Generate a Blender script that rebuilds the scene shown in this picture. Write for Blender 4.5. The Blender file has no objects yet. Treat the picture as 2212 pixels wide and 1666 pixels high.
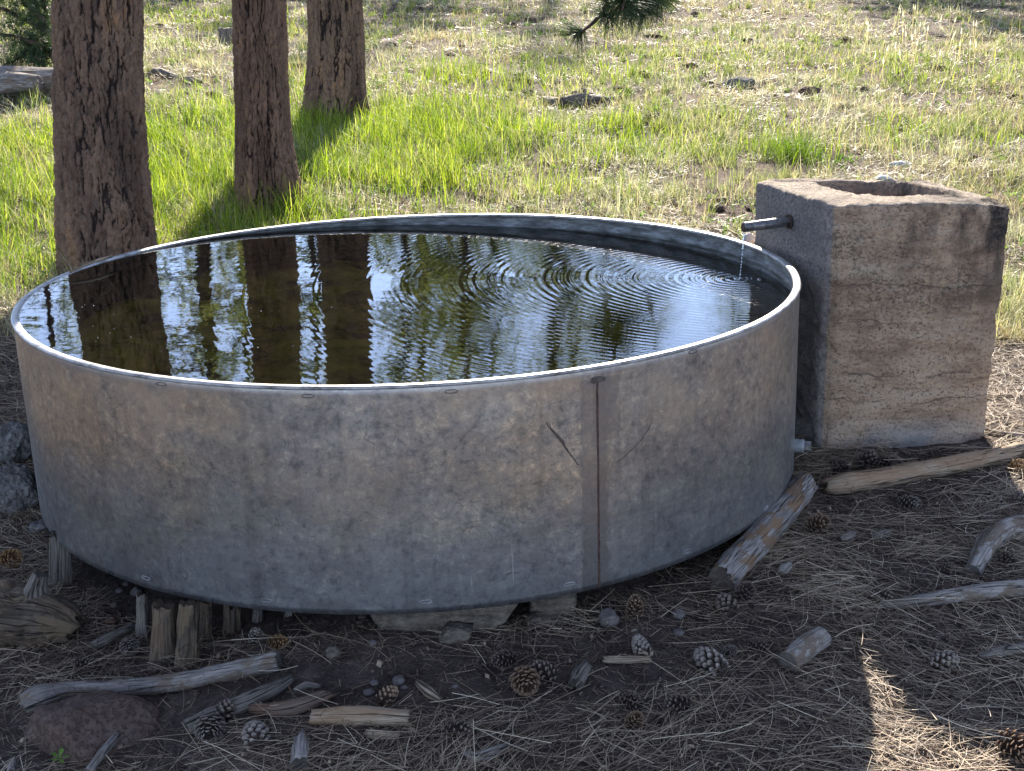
import bpy, math
import numpy as np
from mathutils import Vector, Matrix

scene = bpy.context.scene
COL = scene.collection
R_ = math.radians

# ------------------------------------------------------------------ camera
CAM = np.array([0.314, -4.052, 1.569])
PITCH, ROLL, FPX = R_(16.89), R_(0.248), 2808.4          # focal length in pixels of a 2212 px wide picture
cam = bpy.data.cameras.new("camera")
cam.sensor_width = 36
cam.lens = 36 * 5180 / 4080
cam.clip_start, cam.clip_end = 0.05, 2000
co = bpy.data.objects.new("camera", cam)
COL.objects.link(co)
co.matrix_world = Matrix.Translation(CAM) @ Matrix.Rotation(R_(90) - PITCH, 4, 'X') @ Matrix.Rotation(ROLL, 4, 'Z')
scene.camera = co

# ------------------------------------------------------------------ light
SUN_EL, SUN_AZ = R_(29.6), R_(2.4)                          # behind the meadow, a little to the right
world = bpy.data.worlds.new("World")
scene.world = world
world.use_nodes = True
wn = world.node_tree
sky = wn.nodes.new('ShaderNodeTexSky')
sky.sky_type = 'NISHITA'
sky.sun_disc = False
sky.sun_elevation, sky.sun_rotation = SUN_EL, SUN_AZ
sky.air_density, sky.dust_density, sky.ozone_density = 0.6, 0.0, 3.0
sky.altitude = 2300
bg = wn.nodes['Background']
hs = wn.nodes.new('ShaderNodeHueSaturation')
hs.inputs['Saturation'].default_value = 0.74
wn.links.new(sky.outputs[0], hs.inputs['Color'])
wn.links.new(hs.outputs[0], bg.inputs[0])
bg.inputs[1].default_value = 0.142
sun = bpy.data.lights.new("sun", 'SUN')
sun.energy, sun.angle, sun.color = 5.0, R_(0.5), (1.0, 0.92, 0.80)
so = bpy.data.objects.new("sun", sun)
COL.objects.link(so)
sd = Vector((math.sin(SUN_AZ) * math.cos(SUN_EL), math.cos(SUN_AZ) * math.cos(SUN_EL), math.sin(SUN_EL)))
so.rotation_euler = (-sd).to_track_quat('-Z', 'Y').to_euler()
so.location = (3, 30, 20)
vs = scene.view_settings
vs.view_transform, vs.look, vs.gamma = 'Standard', 'None', 1
vs.exposure = 2.15
scene.cycles.max_bounces = 8
scene.cycles.transparent_max_bounces = 12
scene.cycles.caustics_reflective = False
scene.cycles.caustics_refractive = False
scene.cycles.sample_clamp_indirect = 6

rng = np.random.default_rng(11)

# ------------------------------------------------------------------ noise
_perm = np.random.default_rng(3).permutation(256)
_perm = np.concatenate([_perm, _perm, _perm])
_g = np.random.default_rng(4).normal(size=(256, 3))
_g /= np.linalg.norm(_g, axis=1)[:, None]

def pnoise(x, y, z=0.0):
    x, y, z = np.broadcast_arrays(*(np.asarray(a, float) for a in (x, y, z)))
    xi, yi, zi = np.floor(x).astype(int), np.floor(y).astype(int), np.floor(z).astype(int)
    xf, yf, zf = x - xi, y - yi, z - zi
    f = lambda t: t * t * t * (t * (t * 6 - 15) + 10)
    u, v, w = f(xf), f(yf), f(zf)
    def gd(i, j, k):
        h = _perm[_perm[_perm[(xi + i) & 255] + ((yi + j) & 255)] + ((zi + k) & 255)]
        g = _g[h]
        return g[..., 0] * (xf - i) + g[..., 1] * (yf - j) + g[..., 2] * (zf - k)
    L = lambda a, b, t: a + t * (b - a)
    return 1.5 * L(L(L(gd(0, 0, 0), gd(1, 0, 0), u), L(gd(0, 1, 0), gd(1, 1, 0), u), v),
                   L(L(gd(0, 0, 1), gd(1, 0, 1), u), L(gd(0, 1, 1), gd(1, 1, 1), u), v), w)

def fbm(x, y, z=0.0, o=4):
    s, a, f = 0, 1, 1.0
    for i in range(o):
        s = s + a * pnoise(np.asarray(x) * f + 17.3 * i, np.asarray(y) * f + 5.1 * i, np.asarray(z) * f)
        a *= .5; f *= 2.03
    return s

def worley(u, v, nu, seed=0):
    """cells periodic in u; returns F1, F2 and a random value of the nearest cell"""
    ui, vi = np.floor(u).astype(int), np.floor(v).astype(int)
    F1 = np.full(u.shape, 9.); F2 = np.full(u.shape, 9.); rid = np.zeros(u.shape)
    tab = np.random.default_rng(seed).random((256, 3))
    for du in (-1, 0, 1):
        for dv in (-1, 0, 1):
            cu, cv = ui + du, vi + dv
            h = _perm[_perm[(cu % nu) & 255] + (cv & 255)]
            t = tab[h]
            d = np.hypot(cu + t[..., 0] - u, cv + t[..., 1] - v)
            near = d < F1
            F2 = np.where(near, F1, np.minimum(F2, d))
            rid = np.where(near, t[..., 2], rid)
            F1 = np.where(near, d, F1)
    return F1, F2, rid

def sstep(t):
    t = np.clip(t, 0, 1)
    return t * t * (3 - 2 * t)

# ------------------------------------------------------------------ ground shape and pixel rays
def gz(x, y):
    x, y = np.asarray(x, float), np.asarray(y, float)
    z = .04 + .075 * (np.maximum(y, -6) + 1.2)
    z = z - .12 * sstep((.0 - x) / .7) * sstep((1.2 - y) / 1.6) * sstep((y + 4) / 2.)
    # a low bank with the fallen log on it
    z = z + .10 * np.exp(-((x + 3.9) / 1.1) ** 2 - ((y - 8.6) / .6) ** 2)
    far = sstep((y - 2) / 6)
    z = z + (.012 + .03 * far) * fbm(x * (1.3), y * 1.3, 3.3, 3) + .006 * fbm(x * 6, y * 6, 1.7, 3)
    return z

def ray(px, py):
    a, b = px - 1106., py - 833.
    c, s = math.cos(ROLL), math.sin(ROLL)
    u, v = c * a + s * b, -s * a + c * b
    Y, Z = 1., -v / FPX
    c, s = math.cos(PITCH), math.sin(PITCH)
    return np.array([u / FPX, c * Y + s * Z, -s * Y + c * Z])

def on_ground(px, py, lift=0.):
    d = ray(px, py)
    t = np.concatenate([np.linspace(1.5, 8, 900), np.linspace(8.02, 60, 1500)])
    P = CAM + t[:, None] * d
    h = P[:, 2] - gz(P[:, 0], P[:, 1]) - lift
    k = np.argmax(h < 0)
    if k == 0:
        k = len(t) - 1
    w = h[k - 1] / (h[k - 1] - h[k])
    return CAM + (t[k - 1] + w * (t[k] - t[k - 1])) * d

def at_y(px, py, y):
    d = ray(px, py)
    return CAM + d * (y - CAM[1]) / d[1]

def px_size(n, P):                     # n picture pixels at point P, in metres
    d = P - CAM
    return n / FPX * (d[1] * math.cos(PITCH) - d[2] * math.sin(PITCH))

TILT, TZ, TR, TH = -.033, .70, 1.2, .579       # the tank leans to the left
MT = Matrix.Translation((0, 0, TZ)) @ Matrix.Rotation(TILT, 4, 'Y')
_c, _s = math.cos(TILT), math.sin(TILT)
RT = np.array([[_c, 0, _s], [0, 1, 0], [-_s, 0, _c]])

def on_tank(px, py):                   # local point where a pixel ray meets the outside wall
    o = (CAM - np.array([0, 0, TZ])) @ RT
    d = ray(px, py) @ RT
    a = d[0] ** 2 + d[1] ** 2; b = o[0] * d[0] + o[1] * d[1]; c = o[0] ** 2 + o[1] ** 2 - TR ** 2
    t = (-b - math.sqrt(max(b * b - a * c, 0))) / a
    return o + t * d

# ------------------------------------------------------------------ mesh helpers
def tag(o, label=None, cat=None, group=None, kind=None):
    if label: o['label'] = label
    if cat: o['category'] = cat
    if group: o['group'] = group
    if kind: o['kind'] = kind
    return o

def mesh(name, V, F, mat, parent=None, smooth=True, attr=None, loc=None):
    V = np.asarray(V, float)
    Fs = F if isinstance(F, list) else [F]
    me = bpy.data.meshes.new(name)
    me.vertices.add(len(V)); me.vertices.foreach_set('co', V.astype(np.float32).ravel())
    idx = np.concatenate([np.asarray(f, np.int32).ravel() for f in Fs])
    tot = np.concatenate([np.full(len(f), np.asarray(f).shape[1], np.int32) for f in Fs])
    st = np.concatenate([[0], np.cumsum(tot)[:-1]]).astype(np.int32)
    me.loops.add(len(idx)); me.loops.foreach_set('vertex_index', idx)
    me.polygons.add(len(tot)); me.polygons.foreach_set('loop_start', st)
    me.update(calc_edges=True)
    me.polygons.foreach_set('use_smooth', np.full(len(tot), smooth))
    for k, a in (attr or {}).items():
        a = np.asarray(a, np.float32)
        if a.ndim == 1:
            me.attributes.new(k, 'FLOAT', 'POINT').data.foreach_set('value', a)
        else:
            me.attributes.new(k, 'FLOAT_VECTOR', 'POINT').data.foreach_set('vector', a.ravel())
    me.validate(verbose=False)
    me.materials.append(mat)
    o = bpy.data.objects.new(name, me)
    COL.objects.link(o)
    if parent is not None: o.parent = parent
    if loc is not None: o.location = loc
    return o

def empty(name, loc, label, cat, group=None):
    o = bpy.data.objects.new(name, None)
    COL.objects.link(o)
    o.location = loc; o.empty_display_size = .1
    return tag(o, label, cat, group)

class Acc:                              # collects pieces of ONE mesh
    def __init__(s): s.V, s.F3, s.F4, s.A, s.n = [], [], [], {}, 0
    def add(s, V, F, attr=None):
        V = np.asarray(V, float)
        for f in (F if isinstance(F, list) else [F]):
            f = np.asarray(f, int)
            (s.F3 if f.shape[1] == 3 else s.F4).append(f + s.n)
        for k, a in (attr or {}).items(): s.A.setdefault(k, []).append(np.asarray(a, float))
        s.V.append(V); s.n += len(V)
    def build(s, name, mat, parent=None, smooth=True, loc=None):
        F = []
        if s.F3: F.append(np.concatenate(s.F3))
        if s.F4: F.append(np.concatenate(s.F4))
        V = np.concatenate(s.V)
        if loc is not None: V = V - np.asarray(loc)
        return mesh(name, V, F, mat, parent, smooth, {k: np.concatenate(a) for k, a in s.A.items()}, loc)

def resample(pts, rad, step):
    pts, rad = np.asarray(pts, float), np.asarray(rad, float)
    n = len(pts)
    if n > 2:                           # Catmull-Rom
        P = np.vstack([2 * pts[0] - pts[1], pts, 2 * pts[-1] - pts[-2]])
        out, rr = [], []
        for i in range(n - 1):
            m = max(2, int(np.linalg.norm(pts[i + 1] - pts[i]) / step))
            t = np.arange(m)[:, None] / m
            a, b, c, d = P[i:i + 4]
            out.append(.5 * (2 * b + (c - a) * t + (2 * a - 5 * b + 4 * c - d) * t ** 2 + (3 * b - a - 3 * c + d) * t ** 3))
            rr.append(rad[i] + (rad[i + 1] - rad[i]) * t[:, 0])
        return np.vstack(out + [pts[-1:]]), np.concatenate(rr + [rad[-1:]])
    m = max(2, int(np.linalg.norm(pts[1] - pts[0]) / step))
    t = np.linspace(0, 1, m + 1)[:, None]
    return pts[0] + (pts[1] - pts[0]) * t, rad[0] + (rad[1] - rad[0]) * t[:, 0]

def tube(pts, rad, seg=14, step=.02, rough=.08, jag=.5, seed=0, flat=1.0, nscale=1.0):
    """a rough branch: returns V, F, attr(loc = straightened coordinates)"""
    P, r = resample(pts, rad, step)
    n = len(P)
    T = np.gradient(P, axis=0); T /= np.linalg.norm(T, axis=1)[:, None] + 1e-12
    L = np.concatenate([[0], np.cumsum(np.linalg.norm(np.diff(P, axis=0), axis=1))])
    up = np.array([0, 0, 1.]) if abs(T[0, 2]) < .9 else np.array([0, 1., 0])
    N = np.zeros_like(P)
    b = np.cross(T[0], up); b /= np.linalg.norm(b); nn = np.cross(b, T[0])
    for i in range(n):
        nn = nn - T[i] * (nn @ T[i]); nn /= np.linalg.norm(nn); N[i] = nn
    B = np.cross(T, N)
    th = np.linspace(0, 2 * np.pi, seg, endpoint=False)
    rm = r.mean()
    cx, sx = np.cos(th)[None], np.sin(th)[None]
    l = L[:, None] / rm * .35 * nscale
    q = seed * 3.7
    rr = r[:, None] * (1 + rough * (1.1 * fbm(cx * 1.1 + q, sx * 1.1 + q, l * .6, 3)
                                    + .8 * fbm(cx * 3.1 + q, sx * 3.1, l * .5 + q, 3)
                                    + .5 * fbm(cx * 2.2 + q, sx * 2.2, l * 2.6 + q, 3)))
    V = P[:, None] + N[:, None] * (rr * cx)[..., None] * flat + B[:, None] * (rr * sx)[..., None]
    lc = np.stack([cx * rm + 0 * l, sx * rm + 0 * l, L[:, None] + 0 * cx], -1) + q
    if jag:                             # broken ends
        for e, sgn in ((0, -1), (n - 1, 1)):
            V[e] += (T[e][None] * (sgn * r[e] * jag * (fbm(cx[0] * 2 + q, sx[0] * 2, e + q, 3)))[:, None])
    idx = np.arange(n * seg).reshape(n, seg)
    F = np.stack([idx[:-1], np.roll(idx[:-1], -1, 1), np.roll(idx[1:], -1, 1), idx[1:]], -1).reshape(-1, 4)
    V = V.reshape(-1, 3); lc = lc.reshape(-1, 3)
    cV, cF, cl = [], [], []
    for e, row in ((0, idx[0][::-1]), (n - 1, idx[-1])):
        sgn = -1 if e == 0 else 1
        c = P[e] - T[e] * sgn * r[e] * jag * .3
        inner = c + (V[row] - c) * .55 - T[e] * sgn * r[e] * .12 * jag
        k = len(V) + sum(len(a) for a in cV)
        cV += [inner, c[None]]; cl += [lc[row] * .5, lc[row[:1]] * .2]
        ii = k + np.arange(seg)
        a, b2 = row, np.roll(row, -1)
        cF += [np.stack([a, b2, np.roll(ii, -1)], -1), np.stack([a, np.roll(ii, -1), ii], -1),
               np.stack([ii, np.roll(ii, -1), np.full(seg, k + seg)], -1)]
    return np.vstack([V] + cV), [F, np.concatenate(cF)], {'loc': np.vstack([lc] + cl)}

def icosphere(sub):
    t = (1 + 5 ** .5) / 2
    V = [(-1, t, 0), (1, t, 0), (-1, -t, 0), (1, -t, 0), (0, -1, t), (0, 1, t), (0, -1, -t), (0, 1, -t), (t, 0, -1), (t, 0, 1), (-t, 0, -1), (-t, 0, 1)]
    F = [(0, 11, 5), (0, 5, 1), (0, 1, 7), (0, 7, 10), (0, 10, 11), (1, 5, 9), (5, 11, 4), (11, 10, 2), (10, 7, 6), (7, 1, 8),
         (3, 9, 4), (3, 4, 2), (3, 2, 6), (3, 6, 8), (3, 8, 9), (4, 9, 5), (2, 4, 11), (6, 2, 10), (8, 6, 7), (9, 8, 1)]
    V = [np.array(v) / np.linalg.norm(v) for v in V]
    for _ in range(sub):
        mid, G = {}, []
        def m(a, b):
            k = (min(a, b), max(a, b))
            if k not in mid:
                v = V[a] + V[b]; V.append(v / np.linalg.norm(v)); mid[k] = len(V) - 1
            return mid[k]
        for a, b, c in F:
            x, y, z = m(a, b), m(b, c), m(c, a)
            G += [(a, x, z), (b, y, x), (c, z, y), (x, y, z)]
        F = G
    return np.array(V), np.array(F)
ICO = {k: icosphere(k) for k in (1, 2, 3, 4, 5)}

def ribbons(P, D, U, length, width, segs, bend=None, taper=True, rnd=None, curve=None):
    """P base, D direction, U width direction, bend = vector added * t^2; returns V, F(tri), attr rnd and t"""
    n = len(P); t = np.linspace(0, 1, segs + 1)
    C = P[:, None] + D[:, None] * (length[:, None] * t)[..., None]
    if bend is not None: C = C + bend[:, None] * (t ** 2)[None, :, None]
    if curve is not None: C = C + curve[:, None] * (4 * t * (1 - t))[None, :, None]
    w = width[:, None] * (np.maximum(1 - t ** 1.6, .06) if taper else np.ones_like(t))[None]
    A = C - U[:, None] * w[..., None] / 2; B = C + U[:, None] * w[..., None] / 2
    V = np.stack([A, B], 2).reshape(-1, 3)
    b = (np.arange(n) * (segs + 1) * 2)[:, None, None] + (np.arange(segs) * 2)[None, :, None]
    F = (b + np.array([[0, 1, 3, 2]])[None]).reshape(-1, 4)
    r = np.random.default_rng(5).random(n) if rnd is None else rnd
    return V, F, {'rnd': np.repeat(r, (segs + 1) * 2), 't': np.tile(np.repeat(t, 2), n)}

def unit(v): return v / (np.linalg.norm(v, axis=-1, keepdims=True) + 1e-12)

# ------------------------------------------------------------------ material helpers
class NT:
    def __init__(s, name):
        s.m = bpy.data.materials.new(name); s.m.use_nodes = True
        s.t = s.m.node_tree; s.b = s.t.nodes['Principled BSDF']; s.out = s.t.nodes['Material Output']
    def n(s, ty, **kw):
        o = s.t.nodes.new(ty)
        for k, v in kw.items(): setattr(o, k, v)
        return o
    def l(s, a, b): s.t.links.new(a, b)
    def put(s, sock, v):
        if hasattr(v, 'is_linked') or isinstance(v, bpy.types.NodeSocket): s.l(v, sock)
        else: sock.default_value = v
    def attr(s, name, vec=False):
        a = s.n('ShaderNodeAttribute', attribute_name=name)
        return a.outputs['Vector' if vec else 'Fac']
    def obj(s): return s.n('ShaderNodeTexCoord').outputs['Object']
    def pos(s): return s.n('ShaderNodeNewGeometry').outputs['Position']
    def mapv(s, v, scale=(1, 1, 1), loc=(0, 0, 0)):
        m = s.n('ShaderNodeMapping'); s.l(v, m.inputs[0]); m.inputs['Scale'].default_value = scale; m.inputs['Location'].default_value = loc
        return m.outputs[0]
    def noise(s, v, sc, det=4, rough=.55, dist=0):
        o = s.n('ShaderNodeTexNoise'); s.l(v, o.inputs['Vector'])
        o.inputs['Scale'].default_value = sc; o.inputs['Detail'].default_value = det
        o.inputs['Roughness'].default_value = rough; o.inputs['Distortion'].default_value = dist
        return o.outputs[0]
    def voro(s, v, sc, feat='F1', rand=1):
        o = s.n('ShaderNodeTexVoronoi', feature=feat); s.l(v, o.inputs['Vector'])
        o.inputs['Scale'].default_value = sc; o.inputs['Randomness'].default_value = rand
        return o
    def ramp(s, f, stops):
        o = s.n('ShaderNodeValToRGB'); s.l(f, o.inputs[0]); e = o.color_ramp.elements
        while len(e) < len(stops): e.new(.5)
        for k, (p, c) in enumerate(stops):
            e[k].position = p
            e[k].color = (c, c, c, 1) if isinstance(c, (int, float)) else (*c, 1)
        return o.outputs[0]
    def math(s, op, a, b=0., c=0., clamp=False):
        o = s.n('ShaderNodeMath', operation=op, use_clamp=clamp)
        for i, v in enumerate((a, b, c)): s.put(o.inputs[i], v)
        return o.outputs[0]
    def rng(s, v, a, b, c=0., d=1.):
        o = s.n('ShaderNodeMapRange'); s.l(v, o.inputs[0])
        for i, k in enumerate((a, b, c, d)): o.inputs[i + 1].default_value = k
        return o.outputs[0]
    def mix(s, f, a, b, mode='MIX'):
        o = s.n('ShaderNodeMix', data_type='RGBA', blend_type=mode)
        s.put(o.inputs[0], f)
        for i, v in ((6, a), (7, b)):
            if isinstance(v, tuple): v = (*v[:3], 1)
            s.put(o.inputs[i], v)
        return o.outputs[2]
    def sep(s, v):
        o = s.n('ShaderNodeSeparateXYZ'); s.l(v, o.inputs[0]); return o.outputs
    def bump(s, h, dist=.01, strength=1.):
        o = s.n('ShaderNodeBump'); s.l(h, o.inputs['Height'])
        o.inputs['Distance'].default_value = dist; o.inputs['Strength'].default_value = strength
        s.l(o.outputs[0], s.b.inputs['Normal'])
        return o.outputs[0]
    def col(s, c): s.put(s.b.inputs['Base Color'], (*c, 1) if isinstance(c, tuple) else c)
    def set(s, rough=.8, spec=.3, metal=0.):
        s.put(s.b.inputs['Roughness'], rough); s.b.inputs['Specular IOR Level'].default_value = spec
        s.put(s.b.inputs['Metallic'], metal)
        return s

def m_wood(name, dark, mid, light, warm=None, patch=None):
    k = NT(name); v = k.attr('loc', True)
    g = k.noise(k.mapv(v, (1, 1, .06)), 190, 6, .7, .2)
    g2 = k.noise(k.mapv(v, (1, 1, .3)), 14, 4, .6)
    c = k.ramp(g, [(.3, dark), (.5, mid), (.72, light)])
    if warm: c = k.mix(k.ramp(g2, [(.45, 0), (.62, .75)]), c, warm)
    crack = k.math('ABSOLUTE', k.math('SUBTRACT', k.noise(k.mapv(v, (1, 1, .05)), 34, 3, .6, .6), .47))
    cm = k.ramp(crack, [(.0, .0), (.016, 1)])
    c = k.mix(k.ramp(g2, [(.3, .65), (.5, 0)]), c, dark)
    ve = k.voro(k.mapv(v, (1, 1, .42)), 48, 'DISTANCE_TO_EDGE')
    vm = k.math('MULTIPLY', k.ramp(ve.outputs['Distance'], [(.0, 1), (.035, 0)]), k.ramp(k.noise(v, 16, 3), [(.46, 0), (.6, .8)]))
    c = k.mix(vm, c, tuple(x * .45 for x in dark))
    c = k.mix(cm, tuple(x * .3 for x in dark), c)
    if patch:
        p = k.noise(k.mapv(v, (1, 1, .5)), 22, 5, .65)
        c = k.mix(k.ramp(p, [(.5, 0), (.56, 1)]), c, patch)
    k.col(c)
    h = k.math('ADD', k.math('MULTIPLY', cm, .7), k.math('MULTIPLY', g, .8))
    k.bump(h, .008); k.set(.85, .2)
    return k.m

def m_blade(name, stops, trans=.5, rough=.6):
    k = NT(name)
    c = k.ramp(k.attr('rnd'), stops)
    k.col(c); k.set(rough, .25)
    tr = k.n('ShaderNodeBsdfTranslucent'); k.l(k.mix(1., c, (1.0, 1.0, .75), 'MULTIPLY'), tr.inputs[0])
    mx = k.n('ShaderNodeMixShader'); mx.inputs[0].default_value = trans
    k.l(k.b.outputs[0], mx.inputs[1]); k.l(tr.outputs[0], mx.inputs[2]); k.l(mx.outputs[0], k.out.inputs[0])
    return k.m

M = {}
M['wood_grey'] = m_wood('weathered_grey_wood', (.075, .062, .052), (.25, .215, .185), (.44, .39, .34), None, (.16, .118, .086))
M['wood_dark'] = m_wood('dark_old_wood', (.045, .036, .029), (.155, .128, .104), (.28, .235, .195))
M['wood_tan'] = m_wood('pale_stripped_wood', (.12, .08, .05), (.33, .25, .17), (.48, .39, .28), (.26, .15, .08))
M['wood_flaky'] = m_wood('wood_with_flaking_bark', (.065, .053, .044), (.23, .20, .175), (.40, .355, .315), None, (.19, .115, .066))
M['wood_red'] = m_wood('reddish_bark_wood', (.05, .03, .022), (.16, .09, .055), (.30, .20, .12), (.13, .11, .09))
M['wood_rotten'] = m_wood('rotten_wood', (.03, .022, .016), (.10, .074, .052), (.20, .155, .11), (.12, .07, .042), (.14, .098, .06))

def m_ground():
    k = NT('forest_soil'); p = k.pos()
    x, y, z = k.sep(p)
    n1 = k.noise(p, 9, 6, .65); n2 = k.noise(p, 70, 5, .7); n3 = k.noise(p, 1.3, 3, .5)
    soil = k.ramp(n1, [(.3, (.03, .021, .017)), (.55, (.072, .053, .043)), (.75, (.13, .10, .08))])
    soil = k.mix(k.ramp(n2, [(.52, 0), (.72, .6)]), soil, (.16, .12, .09))
    dry = k.ramp(n2, [(.38, (.05, .033, .024)), (.55, (.14, .10, .065)), (.72, (.38, .31, .21))])
    dry = k.mix(k.ramp(n1, [(.38, 0), (.52, .95)]), dry, (.06, .038, .027))
    f = k.math('ADD', k.math('MAXIMUM', k.rng(y, .9, 2.6), k.rng(y, -1.9, -2.6)), k.math('MULTIPLY', k.math('SUBTRACT', n3, .5), 1.2), clamp=True)  # unseen ground toward and behind the camera, made paler to bounce warm light
    k.col(k.mix(f, soil, dry))
    k.bump(k.math('ADD', n1, k.math('MULTIPLY', n2, .45)), .03); k.set(.95, .1)
    return k.m
M['ground'] = m_ground()
M['needle'] = m_blade('dry_pine_needles', [(0, (.075, .05, .034)), (.3, (.20, .14, .094)), (.65, (.38, .285, .19)), (1, (.62, .51, .36))], .15)
M['grass'] = m_blade('green_grass_blades', [(0, (.07, .13, .012)), (.4, (.17, .25, .018)), (.75, (.30, .36, .03)), (1, (.46, .45, .14))], .55)
M['dry'] = m_blade('dry_grass_blades', [(0, (.14, .10, .055)), (.3, (.38, .31, .17)), (.62, (.52, .47, .29)), (.8, (.22, .28, .10)), (1, (.64, .61, .46))], .4)
M['sage'] = m_blade('grey_green_grass', [(0, (.06, .09, .025)), (.4, (.15, .19, .05)), (.7, (.27, .31, .10)), (1, (.46, .45, .24))], .45)
M['chaff'] = m_blade('straw_litter', [(0, (.08, .055, .035)), (.35, (.24, .175, .10)), (.65, (.48, .40, .26)), (1, (.76, .70, .55))], .2)
M['weed'] = m_blade('leafy_weed', [(0, (.06, .13, .03)), (.5, (.14, .24, .04)), (1, (.26, .33, .08))], .5)
M['pine_green'] = m_blade('green_pine_needles', [(0, (.05, .075, .025)), (.5, (.14, .18, .06)), (.85, (.27, .30, .11)), (1, (.42, .38, .2))], .62)
M['branch_green'] = m_blade('shaded_pine_needles', [(0, (.018, .032, .014)), (.5, (.035, .055, .022)), (1, (.08, .10, .04))], .25)  # darker needle green, shade on the hanging branch put into the colour
M['juniper'] = m_blade('juniper_foliage', [(0, (.018, .035, .016)), (.6, (.04, .07, .028)), (1, (.09, .12, .05))], .3)

def m_bark():
    k = NT('pine_bark'); h = k.attr('h'); pl = k.attr('pl'); v = k.attr('loc', True)
    n = k.noise(k.mapv(v, (1, 1, .45)), 45, 6, .7); nn = k.noise(v, 160, 4, .7)
    c = k.ramp(pl, [(0, (.115, .07, .047)), (.4, (.20, .122, .08)), (.75, (.265, .165, .105)), (1, (.34, .185, .095))])
    c = k.mix(k.ramp(n, [(.36, .7), (.52, 0)]), c, (.085, .058, .046))
    c = k.mix(k.ramp(nn, [(.55, 0), (.75, .5)]), c, (.29, .23, .19))
    c = k.mix(k.ramp(h, [(.16, .95), (.44, 0)]), c, (.035, .024, .02))  # furrows: darker bark plus shade painted into the cracks by relief height
    k.col(c); k.bump(k.math('ADD', n, k.math('MULTIPLY', nn, .6)), .022); k.set(.9, .15)
    return k.m
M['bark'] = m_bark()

def m_bark_far():
    k = NT('distant_bark'); p = k.obj()
    k.col(k.ramp(k.noise(k.mapv(p, (6, 6, .8)), 3, 4), [(.35, (.03, .022, .018)), (.65, (.13, .085, .06))])); k.set(.9, .1)
    return k.m
M['bark_far'] = m_bark_far()

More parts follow.
